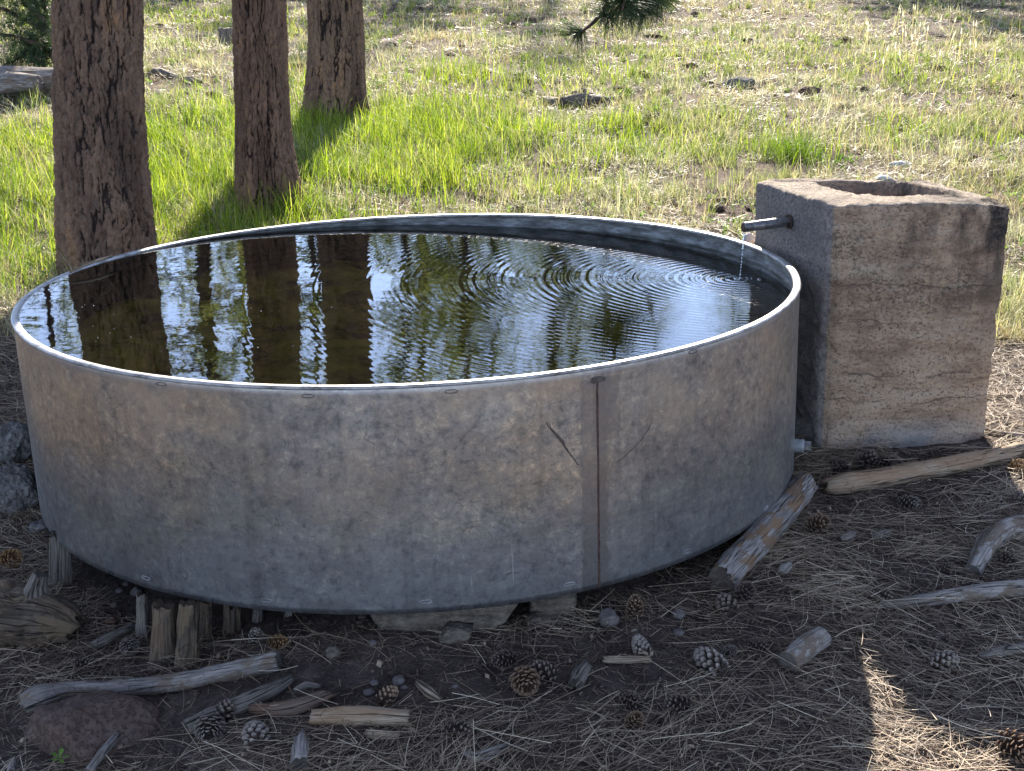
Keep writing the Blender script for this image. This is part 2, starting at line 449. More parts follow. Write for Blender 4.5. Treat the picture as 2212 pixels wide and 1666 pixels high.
def m_zinc():
    k = NT('galvanised_steel'); v = k.attr('uvw', True)
    x, y, z = k.sep(v)                                    # x along the wall, y height above the rim (negative)
    big = k.noise(k.mapv(v, (1, 1.3, 1)), 3.0, 4, .55)
    mot = k.noise(v, 42, 6, .72, .25)
    vo = k.voro(k.mapv(v, (1, 1, 1)), 60)
    sp = k.math('ADD', k.math('MULTIPLY', vo.outputs['Color'], .5), k.math('MULTIPLY', mot, .5))
    c = k.ramp(mot, [(.37, (.14, .132, .126)), (.46, (.28, .264, .246)), (.55, (.33, .312, .285)), (.64, (.52, .487, .435))])
    c = k.mix(k.math('MULTIPLY', k.math('ABSOLUTE', k.math('SUBTRACT', sp, .5)), .9), c, (.30, .285, .275))
    blot = k.noise(k.mapv(v, (1, 1.2, 1), (4, 1, 0)), 7, 5, .62, .4)
    c = k.mix(k.ramp(blot, [(.40, .45), (.56, 0)]), c, k.mix(1., c, (.62, .58, .58), 'MULTIPLY'))
    c = k.mix(k.ramp(big, [(.52, 0), (.70, .8)]), c, k.mix(1., c, (1.25, 1.16, 1.0), 'MULTIPLY'))
    dr_ = k.noise(k.mapv(v, (26, .8, 1)), 1.3, 4, .65)
    c = k.mix(k.ramp(dr_, [(.53, 0), (.68, .6)]), c, k.mix(1., c, (.66, .65, .66), 'MULTIPLY'))
    spl = k.math('MULTIPLY', k.rng(y, -.50, -.585), k.ramp(k.noise(v, 22, 5, .7), [(.45, 0), (.66, .5)]))
    c = k.mix(spl, c, (.17, .15, .13))
    c = k.mix(k.rng(y, -.22, -.5), c, k.mix(1., c, (.98, 1.06, 1.16), 'MULTIPLY'))  # bluer lower wall: reflection of the shaded ground painted into the colour
    # darker worms and scuffs
    w = k.math('ABSOLUTE', k.math('SUBTRACT', k.noise(v, 34, 3, .6, 1.4), .5))
    wm = k.math('MULTIPLY', k.ramp(w, [(.0, 1), (.022, 0)]), k.ramp(big, [(.38, .15), (.62, .9)]))
    c = k.mix(wm, c, (.16, .145, .135))
    w2 = k.math('ABSOLUTE', k.math('SUBTRACT', k.noise(k.mapv(v, (1, 1, 1), (3, 7, 0)), 9, 2, .5, 1.0), .5))
    c = k.mix(k.ramp(w2, [(.0, .8), (.006, 0)]), c, (.13, .12, .115))
    hz = k.noise(k.mapv(v, (.35, 26, 1)), 2.2, 3, .6)
    c = k.mix(k.ramp(hz, [(.60, 0), (.72, .45)]), c, (.20, .19, .185))
    # pale run-off streaks and spots, mostly lower down
    st = k.noise(k.mapv(v, (60, 2.2, 1)), 1.6, 3, .6)
    sm = k.math('MULTIPLY', k.ramp(st, [(.70, 0), (.76, .75)]), k.rng(y, -.12, -.5))
    c = k.mix(sm, c, (.62, .63, .64))
    tn = k.noise(k.mapv(v, (1, 1, 1), (9, 2, 0)), 5, 3, .6)
    c = k.mix(k.math('MULTIPLY', k.ramp(tn, [(.45, 0), (.7, .55)]), k.rng(y, -.42, -.05)), c, (.46, .375, .28))  # tan upper wall: warm light off the ground painted into the colour
    rim = k.rng(y, -.03, -.015)
    c = k.mix(k.math('MULTIPLY', rim, .5), c, (.25, .22, .21))
    # grey wiped band beside the weld
    e = k.math('ADD', x, k.math('MULTIPLY', k.math('SUBTRACT', k.noise(v, 16, 5, .7), .5), .05))
    s0 = SEAM * TR
    def band(a, b, lo, hi):
        q = k.math('MULTIPLY', k.math('GREATER_THAN', e, a), k.math('LESS_THAN', e, b))
        return k.math('MULTIPLY', q, k.math('MULTIPLY', k.math('GREATER_THAN', y, lo), k.math('LESS_THAN', y, hi)))
    c = k.mix(k.math('MULTIPLY', band(s0 - .046, s0 + .026, -.6, -.03), .6), c, (.18, .165, .16))
    c = k.mix(k.math('MULTIPLY', band(s0 - .012, s0 + .058, -.19, -.03), .6), c, (.18, .165, .16))
    k.col(c)
    k.set(k.ramp(mot, [(.3, .46), (.7, .30)]), .5, .88)
    k.bump(k.math('ADD', k.math('MULTIPLY', mot, .10), k.noise(v, 4, 2)), .004)
    return k.m
SEAM = None
_p = on_tank(1292, 1000); SEAM = math.atan2(_p[1], _p[0])
M['zinc'] = m_zinc()

def m_rim():
    k = NT('worn_rim_steel'); v = k.attr('uvw', True)
    n = k.noise(v, 18, 5, .7)
    k.col(k.ramp(n, [(.34, (.09, .08, .075)), (.48, (.25, .235, .22)), (.7, (.42, .40, .38))])); k.set(.42, .5, .35)
    k.bump(k.noise(v, 40, 4), .002)
    return k.m
M['rim'] = m_rim()

def m_simple(name, stops, sc, rough=.8, metal=0., bump=.01, stretch=(1, 1, 1), det=6, spec=.3):
    k = NT(name); p = k.mapv(k.obj(), stretch)
    n = k.noise(p, sc, det, .65)
    k.col(k.ramp(n, stops)); k.set(rough, spec, metal)
    if bump: k.bump(n, bump)
    return k.m
M['inner'] = m_simple('scaled_inner_steel', [(.3, (.035, .035, .035)), (.5, (.11, .11, .105)), (.72, (.26, .27, .27))], 14, .6, .3, .004, (1, 1, 4))
M['rust'] = m_simple('dark_rust', [(.35, (.03, .018, .014)), (.65, (.10, .055, .04))], 60, .8, .2, .003)
M['smear'] = m_simple('dark_smear', [(.35, (.045, .035, .03)), (.65, (.12, .09, .075))], 80, .8, .1, .002)
M['fitting'] = m_simple('grey_fitting', [(.3, (.16, .16, .16)), (.7, (.30, .30, .29))], 30, .5, .2, .002)
M['pipe'] = m_simple('old_steel_pipe', [(.3, (.05, .045, .042)), (.5, (.17, .16, .155)), (.75, (.34, .30, .26))], 26, .35, .7, .003, (1, 1, 1), 6, .5)
M['stone_tan'] = m_simple('tan_stone', [(.32, (.05, .039, .029)), (.48, (.14, .11, .082)), (.68, (.25, .20, .148))], 24, .9, 0, .04, (1, 1, 2.2))
M['stone_grey'] = m_simple('grey_stone', [(.3, (.055, .045, .04)), (.5, (.10, .082, .073)), (.72, (.165, .138, .122))], 30, .9, 0, .01)
M['stone_pale'] = m_simple('pale_stone', [(.3, (.3, .3, .3)), (.7, (.55, .55, .54))], 18, .9, 0, .01)

def m_lava(name, a, b, c):
    k = NT(name); p = k.obj()
    n = k.noise(p, 16, 6, .7); q = k.noise(p, 80, 3, .6, .2); q2 = k.noise(p, 48, 5, .7, .5)
    pit = k.math('MULTIPLY', k.ramp(q, [(.38, 0), (.50, 1)]), k.ramp(q2, [(.34, .1), (.42, 1)]))
    k.col(k.mix(k.math('ADD', k.math('MULTIPLY', pit, .35), .65), tuple(x * .45 for x in a), k.ramp(n, [(.3, a), (.5, b), (.72, c)])))
    k.bump(k.math('ADD', k.math('MULTIPLY', pit, .5), k.math('MULTIPLY', n, .5)), .006); k.set(.95, .1)
    return k.m
M['lava_red'] = m_lava('red_lava_rock', (.075, .048, .037), (.10, .066, .051), (.13, .09, .07))
M['lava_grey'] = m_lava('grey_lava_rock', (.06, .055, .05), (.13, .12, .11), (.24, .22, .205))

def m_concrete():
    k = NT('old_concrete'); p = k.obj(); x, y, z = k.sep(p)
    n1 = k.noise(p, 5, 5, .6); n2 = k.noise(k.mapv(p, (1, 1, 1.3)), 80, 7, .8, .2); n3 = k.noise(k.mapv(p, (1, 1, 4.0)), 3.6, 8, .72, .25)
    pits = k.voro(k.mapv(p, (1, 1, 1.4)), 70)
    pm = k.math('MULTIPLY', k.ramp(pits.outputs['Distance'], [(.10, 1), (.26, 0)]), k.ramp(k.noise(p, 13, 3), [(.42, 0), (.6, 1)]))
    c = k.ramp(n3, [(.36, (.42, .265, .165)), (.50, (.70, .475, .305)), (.64, (.80, .60, .42))])
    c = k.mix(k.ramp(n2, [(.37, .95), (.49, 0)]), c, (.14, .10, .075))
    c = k.mix(k.math('MULTIPLY', pm, .8), c, (.09, .065, .05))
    c = k.mix(k.ramp(n2, [(.56, 0), (.7, .5)]), c, (.46, .37, .28))
    c = k.mix(k.math('MULTIPLY', k.math('MULTIPLY', k.ramp(n1, [(.42, 0), (.60, 1)]), k.ramp(n2, [(.44, 1), (.56, .2)])), k.rng(z, .1, .6)), c, (.20, .145, .105))
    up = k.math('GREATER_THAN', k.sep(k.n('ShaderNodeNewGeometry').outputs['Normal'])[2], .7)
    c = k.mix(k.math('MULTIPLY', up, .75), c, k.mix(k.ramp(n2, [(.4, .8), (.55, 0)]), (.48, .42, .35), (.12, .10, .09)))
    # dark lichen run at the top near the far corner, pour lines, pale salts at the foot
    d = k.math('MULTIPLY', k.rng(k.noise(k.mapv(p, (1, 1, .45)), 9, 6, .72), .44, .60), k.math('MULTIPLY', k.rng(z, .30, .80), k.rng(x, -.05, .55)))
    d = k.math('MULTIPLY', d, k.rng(n2, .34, .52))
    c = k.mix(k.math('MULTIPLY', d, 1.3, clamp=True), c, (.055, .047, .042))
    wob = k.math('MULTIPLY', k.math('SUBTRACT', k.noise(k.mapv(p, (1, 1, .2)), 5, 7, .7), .5), .10)
    zz = k.math('ADD', z, wob)
    lines = None
    for q, w in ((.165, .004), (.255, .006), (.43, .003), (.555, .004)):
        ln = k.ramp(k.math('DIVIDE', k.math('ABSOLUTE', k.math('SUBTRACT', zz, q)), w), [(.3, 1), (1, 0)])
        lines = ln if lines is None else k.math('MAXIMUM', lines, ln)
    lines = k.math('MULTIPLY', lines, k.ramp(n1, [(.4, 0), (.55, 1)]))
    c = k.mix(k.math('MULTIPLY', lines, .6), c, (.12, .09, .07))
    foot = k.math('MULTIPLY', k.rng(z, .12, .0), k.ramp(n1, [(.38, 0), (.6, .9)]))
    c = k.mix(foot, c, (.42, .41, .40))
    # the side with the pipe is greyer: its skylight is painted into the colour
    gx = k.attr('grey')
    c = k.mix(gx, c, k.mix(k.ramp(n2, [(.4, .8), (.6, 0)]), (.34, .33, .335), (.15, .145, .15)))
    k.col(c)
    k.bump(k.math('ADD', k.math('ADD', n2, k.math('MULTIPLY', n1, .6)), k.math('ADD', k.math('MULTIPLY', lines, -.15), k.math('MULTIPLY', pm, -.5))), .026); k.set(.95, .1)
    return k.m
M['concrete'] = m_concrete()

def m_water():
    k = NT('tank_water'); p = k.obj()                      # origin at the point where the trickle lands
    x, y, z = k.sep(p)
    r = k.math('SQRT', k.math('ADD', k.math('POWER', x, 2.), k.math('POWER', y, 2.)))
    wob = k.math('MULTIPLY', k.noise(p, 5, 2, .5), .014)
    ph = k.math('MULTIPLY', k.math('ADD', r, wob), 2 * math.pi / .031)
    ring = k.math('MULTIPLY', k.math('SINE', ph), k.math('MULTIPLY', k.math('EXPONENT', k.math('MULTIPLY', r, -1.9)), .00038))
    soft = k.math('MULTIPLY', k.noise(k.mapv(p, (1, 1, 1)), 7, 2, .5, .3), .00045)
    tiny = k.math('MULTIPLY', k.noise(p, 22, 2, .5), .00010)
    h = k.math('ADD', ring, k.math('ADD', soft, tiny))
    bp = k.n('ShaderNodeBump'); k.l(h, bp.inputs['Height']); bp.inputs['Distance'].default_value = 1; bp.inputs['Strength'].default_value = 1
    gl = k.n('ShaderNodeBsdfGlossy'); gl.inputs['Roughness'].default_value = .015; k.l(bp.outputs[0], gl.inputs['Normal'])
    tr = k.n('ShaderNodeBsdfTransparent'); tr.inputs[0].default_value = (.9, .88, .70, 1)
    fr = k.n('ShaderNodeFresnel'); fr.inputs['IOR'].default_value = 1.9; k.l(bp.outputs[0], fr.inputs['Normal'])
    mx = k.n('ShaderNodeMixShader'); k.l(fr.outputs[0], mx.inputs[0]); k.l(tr.outputs[0], mx.inputs[1]); k.l(gl.outputs[0], mx.inputs[2])
    k.l(mx.outputs[0], k.out.inputs[0])
    return k.m
M['water'] = m_water()
M['algae'] = m_simple('algae_bed', [(.36, (.05, .04, .01)), (.5, (.34, .26, .035)), (.68, (.62, .49, .09))], 5.5, .9, 0, .03, (1, 1, 1), 7)

def m_trickle():
    k = NT('falling_water')
    gl = k.n('ShaderNodeBsdfGlossy'); gl.inputs['Roughness'].default_value = .05
    tr = k.n('ShaderNodeBsdfTransparent'); tr.inputs[0].default_value = (.9, .93, .95, 1)
    mx = k.n('ShaderNodeMixShader'); mx.inputs[0].default_value = .4
    k.l(tr.outputs[0], mx.inputs[1]); k.l(gl.outputs[0], mx.inputs[2]); k.l(mx.outputs[0], k.out.inputs[0])
    return k.m
M['trickle'] = m_trickle()

def m_cone(name, body, tip):
    k = NT(name); n = k.noise(k.obj(), 8, 4)
    c = k.mix(k.ramp(k.attr('t'), [(.45, 0), (.9, 1)]), body, tip)
    k.col(k.mix(k.ramp(n, [(.4, .5), (.65, 0)]), c, body)); k.set(.75, .25)
    return k.m
M['cone_brown'] = m_cone('brown_pine_cone', (.055, .032, .02), (.27, .175, .11))
M['cone_grey'] = m_cone('grey_pine_cone', (.05, .035, .027), (.25, .205, .168))
M['cone_dark'] = m_cone('dark_pine_cone', (.035, .024, .019), (.17, .125, .098))
M['cone_gold'] = m_cone('orange_pine_cone', (.11, .06, .027), (.36, .21, .09))

# ------------------------------------------------------------------ ground sheet
def axis(lo, hi, fine_lo, fine_hi, step):
    mid = np.arange(fine_lo, fine_hi, step)
    g = lambda n, far: step * np.cumsum(np.geomspace(1, 1, 1)) if far <= 0 else None
    def grow(far):
        out, s, d = [], step, 0
        while d < far: s *= 1.12; d += s; out.append(d)
        return np.array(out)
    return np.concatenate([fine_lo - grow(fine_lo - lo)[::-1], mid, fine_hi + grow(hi - fine_hi)])
gx_, gy_ = axis(-900, 900, -2.6, 3.4, .035), axis(-400, 1400, -2.6, 3.0, .035)
X, Y = np.meshgrid(gx_, gy_)
idx = np.arange(X.size).reshape(X.shape)
GF = np.stack([idx[:-1, :-1], idx[:-1, 1:], idx[1:, 1:], idx[1:, :-1]], -1).reshape(-1, 4)
tag(mesh('ground', np.stack([X, Y, gz(X, Y)], -1).reshape(-1, 3), GF, M['ground']), kind='structure')

# ------------------------------------------------------------------ stock tank
tank = empty('stock_tank', (0, 0, TZ), 'big round galvanised steel stock tank full of water', 'stock tank')
tank.rotation_euler = (0, TILT, 0)

def lathe(prof, seg=360, close=False, wav=0.):
    prof = np.array(prof, float); th = np.linspace(0, 2 * np.pi, seg, endpoint=False) - np.pi / 2 * 0 + np.pi / 2
    r = prof[:, 0][:, None] + (wav * fbm(np.cos(th)[None] * 2.2, np.sin(th)[None] * 2.2, prof[:, 1][:, None] * 3, 3) if wav else 0 * th[None])
    V = np.stack([r * np.cos(th), r * np.sin(th), prof[:, 1][:, None] + 0 * th[None]], -1)
    ang = (th + np.pi) % (2 * np.pi) - np.pi
    ang = np.where(ang > np.pi / 2, ang - 2 * np.pi, ang)  # the jump lies at the far side
    uv = np.stack([ang[None] * TR + 0 * r, prof[:, 1][:, None] + 0 * r, prof[:, 0][:, None] + 0 * r], -1)
    n, m = r.shape; i = np.arange(n * m).reshape(n, m)
    F = np.stack([i[:-1], np.roll(i[:-1], -1, 1), np.roll(i[1:], -1, 1), i[1:]], -1)
    return V.reshape(-1, 3), F.reshape(-1, 4), {'uvw': uv.reshape(-1, 3)}

prof = [(1.196, -TH)] + [(1.2, z) for z in np.linspace(-TH + .001, -.009, 40)] + [(1.199, -.006)]
V, F, A = lathe(prof, wav=.0016)
mesh('wall', V, F, M['zinc'], tank, attr=A)
V, F, A = lathe([(1.1985, -.0085), (1.2025, -.008), (1.2038, -.004), (1.2025, -.0008), (1.199, 0.0005), (1.192, .001), (1.185, 0), (1.1805, -.002),
                 (1.1795, -.006), (1.1815, -.010), (1.187, -.012), (1.1935, -.014)], wav=.0025)
mesh('rim', V, F, M['rim'], tank, attr=A)
V, F, A = lathe([(1.1935, -.014), (1.195, -.03), (1.194, -.040), (1.184, -.047), (1.184, -.055), (1.194, -.062), (1.195, -.07), (1.195, -.3), (1.195, -.574)])
mesh('inner_wall', V, F[:, ::-1], M['inner'], tank, attr=A)
V, F, A = lathe([(1.195, -.574), (.6, -.574), (.02, -.574)], 96)
mesh('floor', V, F, M['inner'], tank)

def wall_pt(th, z, off=0.): return np.array([(TR + off) * math.cos(th), (TR + off) * math.sin(th), z])
# weld seam down the front
a = Acc()
for w, off in ((.0035, .0022),):
    zs = np.linspace(-TH + .004, -.032, 60)
    wv = .0009 * fbm(zs * 40, 0 * zs, 2.2, 3)
    prof5 = [(-w, -.0015), (-w * .6, off * .8), (0, off), (w * .6, off * .8), (w, -.0015)]
    V = np.array([[wall_pt(SEAM + (u + q) / TR, z, o) for u, o in prof5] for z, q in zip(zs, wv)])
    n, m = V.shape[:2]; i = np.arange(n * m).reshape(n, m)
    a.add(V.reshape(-1, 3), np.stack([i[:-1, :-1], i[:-1, 1:], i[1:, 1:], i[1:, :-1]], -1).reshape(-1, 4))
a.build('weld_seam', M['rust'], tank)
# rusty blob that caps the seam
V, F = ICO[3]; V = V * np.array([.021, .004, .008]) * (1 + .3 * fbm(V[:, 0] * 1.5, V[:, 1], V[:, 2] * 2, 3))[:, None]
t0 = np.array([-math.sin(SEAM), math.cos(SEAM), 0]); n0 = np.array([math.cos(SEAM), math.sin(SEAM), 0])
mesh('weld_blob', wall_pt(SEAM, -.034) + V[:, :1] * t0 + V[:, 1:2] * n0 + V[:, 2:] * np.array([0, 0, 1]), F, M['smear'], tank)
# embossed slots near the top and the foot
for px, py, w in ((348, 830, 18), (665, 856, 30), (975, 846, 27), (1497, 760, 22), (315, 1249, 15), (575, 1297, 28), (920, 1300, 29), (1230, 1262, 27), (1485, 1191, 22), (1655, 1098, 18)):
    P = on_tank(px, py); th = math.atan2(P[1], P[0]); hw = .0145
    u = np.linspace(0, 2 * np.pi, 40, endpoint=False)
    sx = np.sign(np.cos(u)) * np.abs(np.cos(u)) ** .7 * hw; sz = np.sin(u) * .0042
    q = np.linspace(0, 2 * np.pi, 6, endpoint=False)
    V = np.array([[wall_pt(th + s * (1 + .07 * math.cos(e)) / TR, P[2] + z + .0011 * math.cos(e) * math.sin(k), .0012 * math.sin(e)) for e in q] for s, z, k in zip(sx, sz, u)])
    i = np.arange(240).reshape(40, 6)
    F = np.stack([i, np.roll(i, -1, 1), np.roll(np.roll(i, -1, 1), -1, 0), np.roll(i, -1, 0)], -1).reshape(-1, 4)
    mesh('embossed_slot', V.reshape(-1, 3), F, M['rim'] if P[2] < -.3 else M['smear'], tank, attr={'uvw': V.reshape(-1, 3)})
# scratches with dark residue
def scratch(pts, w):
    L = np.array([on_tank(*p) for p in pts])
    L *= np.array([1.0006, 1.0006, 1])
    V, F, A = tube(L, [px_size(q, CAM * 0 + np.array([0.4, -1.1, .5])) / 2 for q in w], 6, .004, .35, 0, seed=len(pts))
    mesh('scratch', V, F, M['smear'], tank)
scratch([(1180, 912), (1187, 924), (1207, 945), (1225, 972), (1249, 1004)], [1.5, 3, 7, 4, 2.5])
scratch([(1187, 914), (1192, 928), (1213, 950), (1221, 955)], [1, 2, 4, 1.5])
scratch([(1398, 931), (1380, 956), (1350, 985), (1329, 1000)], [1, 1.8, 1.8, 1])
scratch([(1408, 905), (1402, 925), (1396, 935)], [1, 1.6, 1])
# drain fitting with a capped stub
th = R_(-14); zf = -.50
d0 = np.array([math.cos(th), math.sin(th), 0]); base = wall_pt(th, zf)
V, F, A = tube([base - d0 * .01, base + d0 * .03], [.021, .021], 20, .01, .01, 0)
ft = mesh('drain_fitting', V, F, M['fitting'], tank)
V, F, A = tube([base + d0 * .028, base + d0 * .05], [.016, .016], 6, .02, 0, 0)
mesh('plug', V, F, M['pipe'], ft, smooth=False)

# ------------------------------------------------------------------ water in the tank
WZ = .659
drip = at_y(1597, 604, -.0)
t = (WZ - CAM[2]) / ray(1597, 604)[2]; drip = CAM + ray(1597, 604) * t
rr = np.concatenate([[0.001], np.linspace(.02, 1.1935, 60)]); th = np.linspace(0, 2 * np.pi, 180, endpoint=False)
V = np.stack([rr[:, None] * np.cos(th), rr[:, None] * np.sin(th), 0 * rr[:, None] + 0 * th[None]], -1)
i = np.arange(V.shape[0] * 180).reshape(-1, 180)
F = np.stack([i[:-1], i[1:], np.roll(i[1:], -1, 1), np.roll(i[:-1], -1, 1)], -1).reshape(-1, 4)
tag(mesh('water', V.reshape(-1, 3) + np.array([0, 0, WZ]) - drip, F, M['water'], loc=drip), kind='structure')
g = np.linspace(-1.19, 1.19, 150); X, Y = np.meshgrid(g, g); rr = np.hypot(X, Y)
sc = np.minimum(1, 1.185 / np.maximum(rr, 1e-6)); X, Y = X * sc, Y * sc
Z = .50 + .04 * fbm(X * 2.3, Y * 2.3, .3, 4) + .02 * fbm(X * 9, Y * 9, .7, 3)
i = np.arange(X.size).reshape(X.shape)
F = np.stack([i[:-1, :-1], i[:-1, 1:], i[1:, 1:], i[1:, :-1]], -1).reshape(-1, 4)
tag(mesh('algae_bed', np.stack([X, Y, Z], -1).reshape(-1, 3), F, M['algae']), 'yellow brown algae on the bottom of the water tank', 'algae', kind='stuff')
# floating specks
k = 46; sp = []
a = Acc(); V0, F0 = ICO[1]
for _ in range(k):
    P = CAM + ray(rng.uniform(160, 760), rng.uniform(640, 800)) * 1
    dd = P - CAM; P = CAM + dd * (WZ - CAM[2]) / dd[2]
    if math.hypot(P[0], P[1]) < 1.14: a.add(P + V0 * np.array([1, 1, .4]) * rng.uniform(.0008, .0018), F0)
tag(a.build('floating_specks', M['stone_pale']), 'tiny pale specks floating on the still water', 'specks', kind='stuff')

# ------------------------------------------------------------------ concrete box with the spout
def gpt(px, py, y): return at_y(px, py, y)
ct = [CAM + ray(*p) * ((.93 - CAM[2]) / ray(*p)[2]) for p in ((1797, 446), (2200, 446), (1986, 390), (1624, 395))]
cb = [on_ground(1771, 974), on_ground(2136, 950), None, None]
cb[2] = np.array([*(ct[2][:2] + (cb[1] - ct[1])[:2] * .6), cb[1][2]])
cb[3] = np.array([*(ct[3][:2] + (cb[0] - ct[0])[:2] * .4), cb[0][2]])
for q in cb: q[2] = gz(q[0], q[1]) - .03
hole = [CAM + ray(*p) * ((.93 - CAM[2]) / ray(*p)[2]) for p in ((1848, 425), (2048, 424), (1940, 395), (1754, 400))]
o0 = cb[0] + np.array([0, 0, .03])
def bil(c, u, v): return c[0] * (1 - u) * (1 - v) + c[1] * u * (1 - v) + c[2] * u * v + c[3] * (1 - u) * v
box = empty('spring_box', o0, 'weathered tan concrete box with open top beside the water tank', 'concrete box')
NS, NH = 60, 90
loop = np.concatenate([np.linspace(0, 4, 4 * NS, endpoint=False)])
def edge(c, s):
    k = np.floor(s).astype(int) % 4; f = (s - np.floor(s))[:, None]
    c = np.array(c)
    return c[k] * (1 - f) + c[(k + 1) % 4] * f
rows, grey = [], []
cen = np.mean(ct, 0)
gmask = ((loop > 3.0)).astype(float)
for h in np.linspace(0, 1, NH):
    rows.append(edge(cb, loop) * (1 - h) + edge(ct, loop) * h); grey.append(gmask)
rows.append(edge(ct, loop) * .965 + edge(hole, loop) * .035 + np.array([0, 0, .006])); grey.append(gmask * 0)
for f in (.2, .4, .6, .8, .97): rows.append(edge(ct, loop) * (1 - f) + edge(hole, loop) * f + np.array([0, 0, .008])); grey.append(gmask * 0)
for dz in (0, .05, .1, .2, .3, .45): rows.append(edge(hole, loop) - np.array([0, 0, dz])); grey.append(gmask * 0 + .3)
rows.append(rows[-1] * .02 + rows[-1].mean(0) * .98); grey.append(gmask * 0)
P = np.array(rows); n, m = P.shape[:2]
# lumpy surface, rounded and chipped edges
c0 = P.reshape(-1, 3)
disp = .010 * fbm(c0[:, 0] * 7, c0[:, 1] * 7, c0[:, 2] * 9, 4) + .004 * fbm(c0[:, 0] * 40, c0[:, 1] * 40, c0[:, 2] * 40, 3)
horiz = np.zeros_like(P)
out = P - np.array([cen[0], cen[1], 0]); out[..., 2] = 0
Pn = P.copy()
corner = np.abs((loop + .5) % 1 - .5)                       # 0 at a corner
rd = np.exp(-(corner / .035) ** 2)[None, :] * .018 + np.exp(-(corner / .09) ** 2)[None, :] * .006
outn = out / (np.linalg.norm(out, axis=-1, keepdims=True) + 1e-9)
dm = disp.reshape(n, m)
Pn[:NH] += outn[:NH] * (dm[:NH] - rd)[..., None]
Pn[NH:] += outn[NH:] * (-(rd * .9) + .3 * dm[NH:])[..., None] * np.array([1, 1, 0])
Pn[NH - 1:NH + 6, :, 2] += 1.0 * dm[NH - 1:NH + 6] - .008 * np.exp(-(corner / .06) ** 2)[None]
hh = np.linspace(0, 1, NH)
foot = .02 * sstep((.16 - hh) / .16)[:, None] * fbm(loop[None] * 6, hh[:, None] * 3, 8.1, 3)
Pn[:NH] += outn[:NH] * foot[..., None]
i = np.arange(n * m).reshape(n, m)
F = np.stack([i[:-1], np.roll(i[:-1], -1, 1), np.roll(i[1:], -1, 1), i[1:]], -1).reshape(-1, 4)
mesh('box_body', Pn.reshape(-1, 3) - o0, F, M['concrete'], box, attr={'grey': np.array(grey).ravel() * .65})
# spout: through the side that faces the tank
mid = lambda f, h: (ct[3] * (1 - f) + ct[0] * f) * h + (cb[3] * (1 - f) + cb[0] * f) * (1 - h)
f_, h_ = .46, .80
pw = min((np.linalg.norm(np.cross(mid(f, h) - CAM, unit(ray(1706, 481)))), f, h) for f in np.linspace(.1, .9, 81) for h in np.linspace(.5, 1, 51))
root = mid(pw[1], pw[2])
s_dir = ct[0] - ct[3]; nrm = np.array([-s_dir[1], s_dir[0], 0]) * -1
nrm /= np.linalg.norm(nrm)
if nrm[0] > 0: nrm = -nrm
best = None
for L in np.linspace(.08, .4, 65):
    for dz in np.linspace(-.06, .03, 31):
        e = root + nrm * L + np.array([0, 0, dz])
        q = np.linalg.norm(np.cross(e - CAM, unit(ray(1605, 491))))
        if best is None or q < best[0]: best = (q, e)
mouth = best[1]
PR = .017
ax = unit(mouth - root)
V, F, A = tube([root - ax * .04, mouth], [PR, PR * .97], 24, .01, .04, 0, seed=2)
pp = mesh('spout_pipe', V - o0, F, M['pipe'], box)
V, F, A = tube([mouth - ax * .004, mouth + ax * .002], [PR * .8, PR * .8], 20, .004, 0, 0)
mesh('pipe_mouth', V - o0, F, M['rust'], pp)
u = np.linspace(0, 2 * np.pi, 28, endpoint=False); b1 = unit(np.cross(ax, [0, 0, 1.])); b2 = np.cross(b1, ax)
V, F, A = tube([root + ax * .006 + (b1 * math.cos(k) + b2 * math.sin(k)) * PR * 1.25 for k in np.linspace(0, 2 * np.pi, 17)], [.0035] * 17, 6, .01, .2, 0)
mesh('pipe_collar', V - o0, F, M['rust'], pp)
# trickle
top = mouth - np.array([0, 0, PR * .9]) - ax * .004
n = 60; f = np.linspace(0, 1, n)
P = top[None] * (1 - f)[:, None] + drip[None] * f[:, None]
P[:, 0] = drip[0] + (top[0] - drip[0]) * (1 - f) ** .5; P[:, 1] = drip[1] + (top[1] - drip[1]) * (1 - f) ** .5
rd_ = .0019 * (1 - .35 * f) * (1 + np.where(f > .35, .75, .1) * np.sin(f * 75 + 3 * np.sin(f * 9)))
V, F, A = tube(P, np.maximum(rd_, .0005), 8, .004, 0, 0)
tag(mesh('water_trickle', V, F, M['trickle']), 'thin stream of water falling from the pipe into the tank', 'water trickle')
a = Acc()
for k in range(26):
    q = rng.normal(size=2) * np.array([.055, .012]); s = rng.uniform(.001, .0028)
    a.add(drip + np.array([q[0] + .01, q[1], rng.uniform(0, .006)]) + ICO[1][0] * s, ICO[1][1])
tag(a.build('splash_drops', M['trickle']), 'bright splash drops where the trickle meets the water', 'splash', kind='stuff')

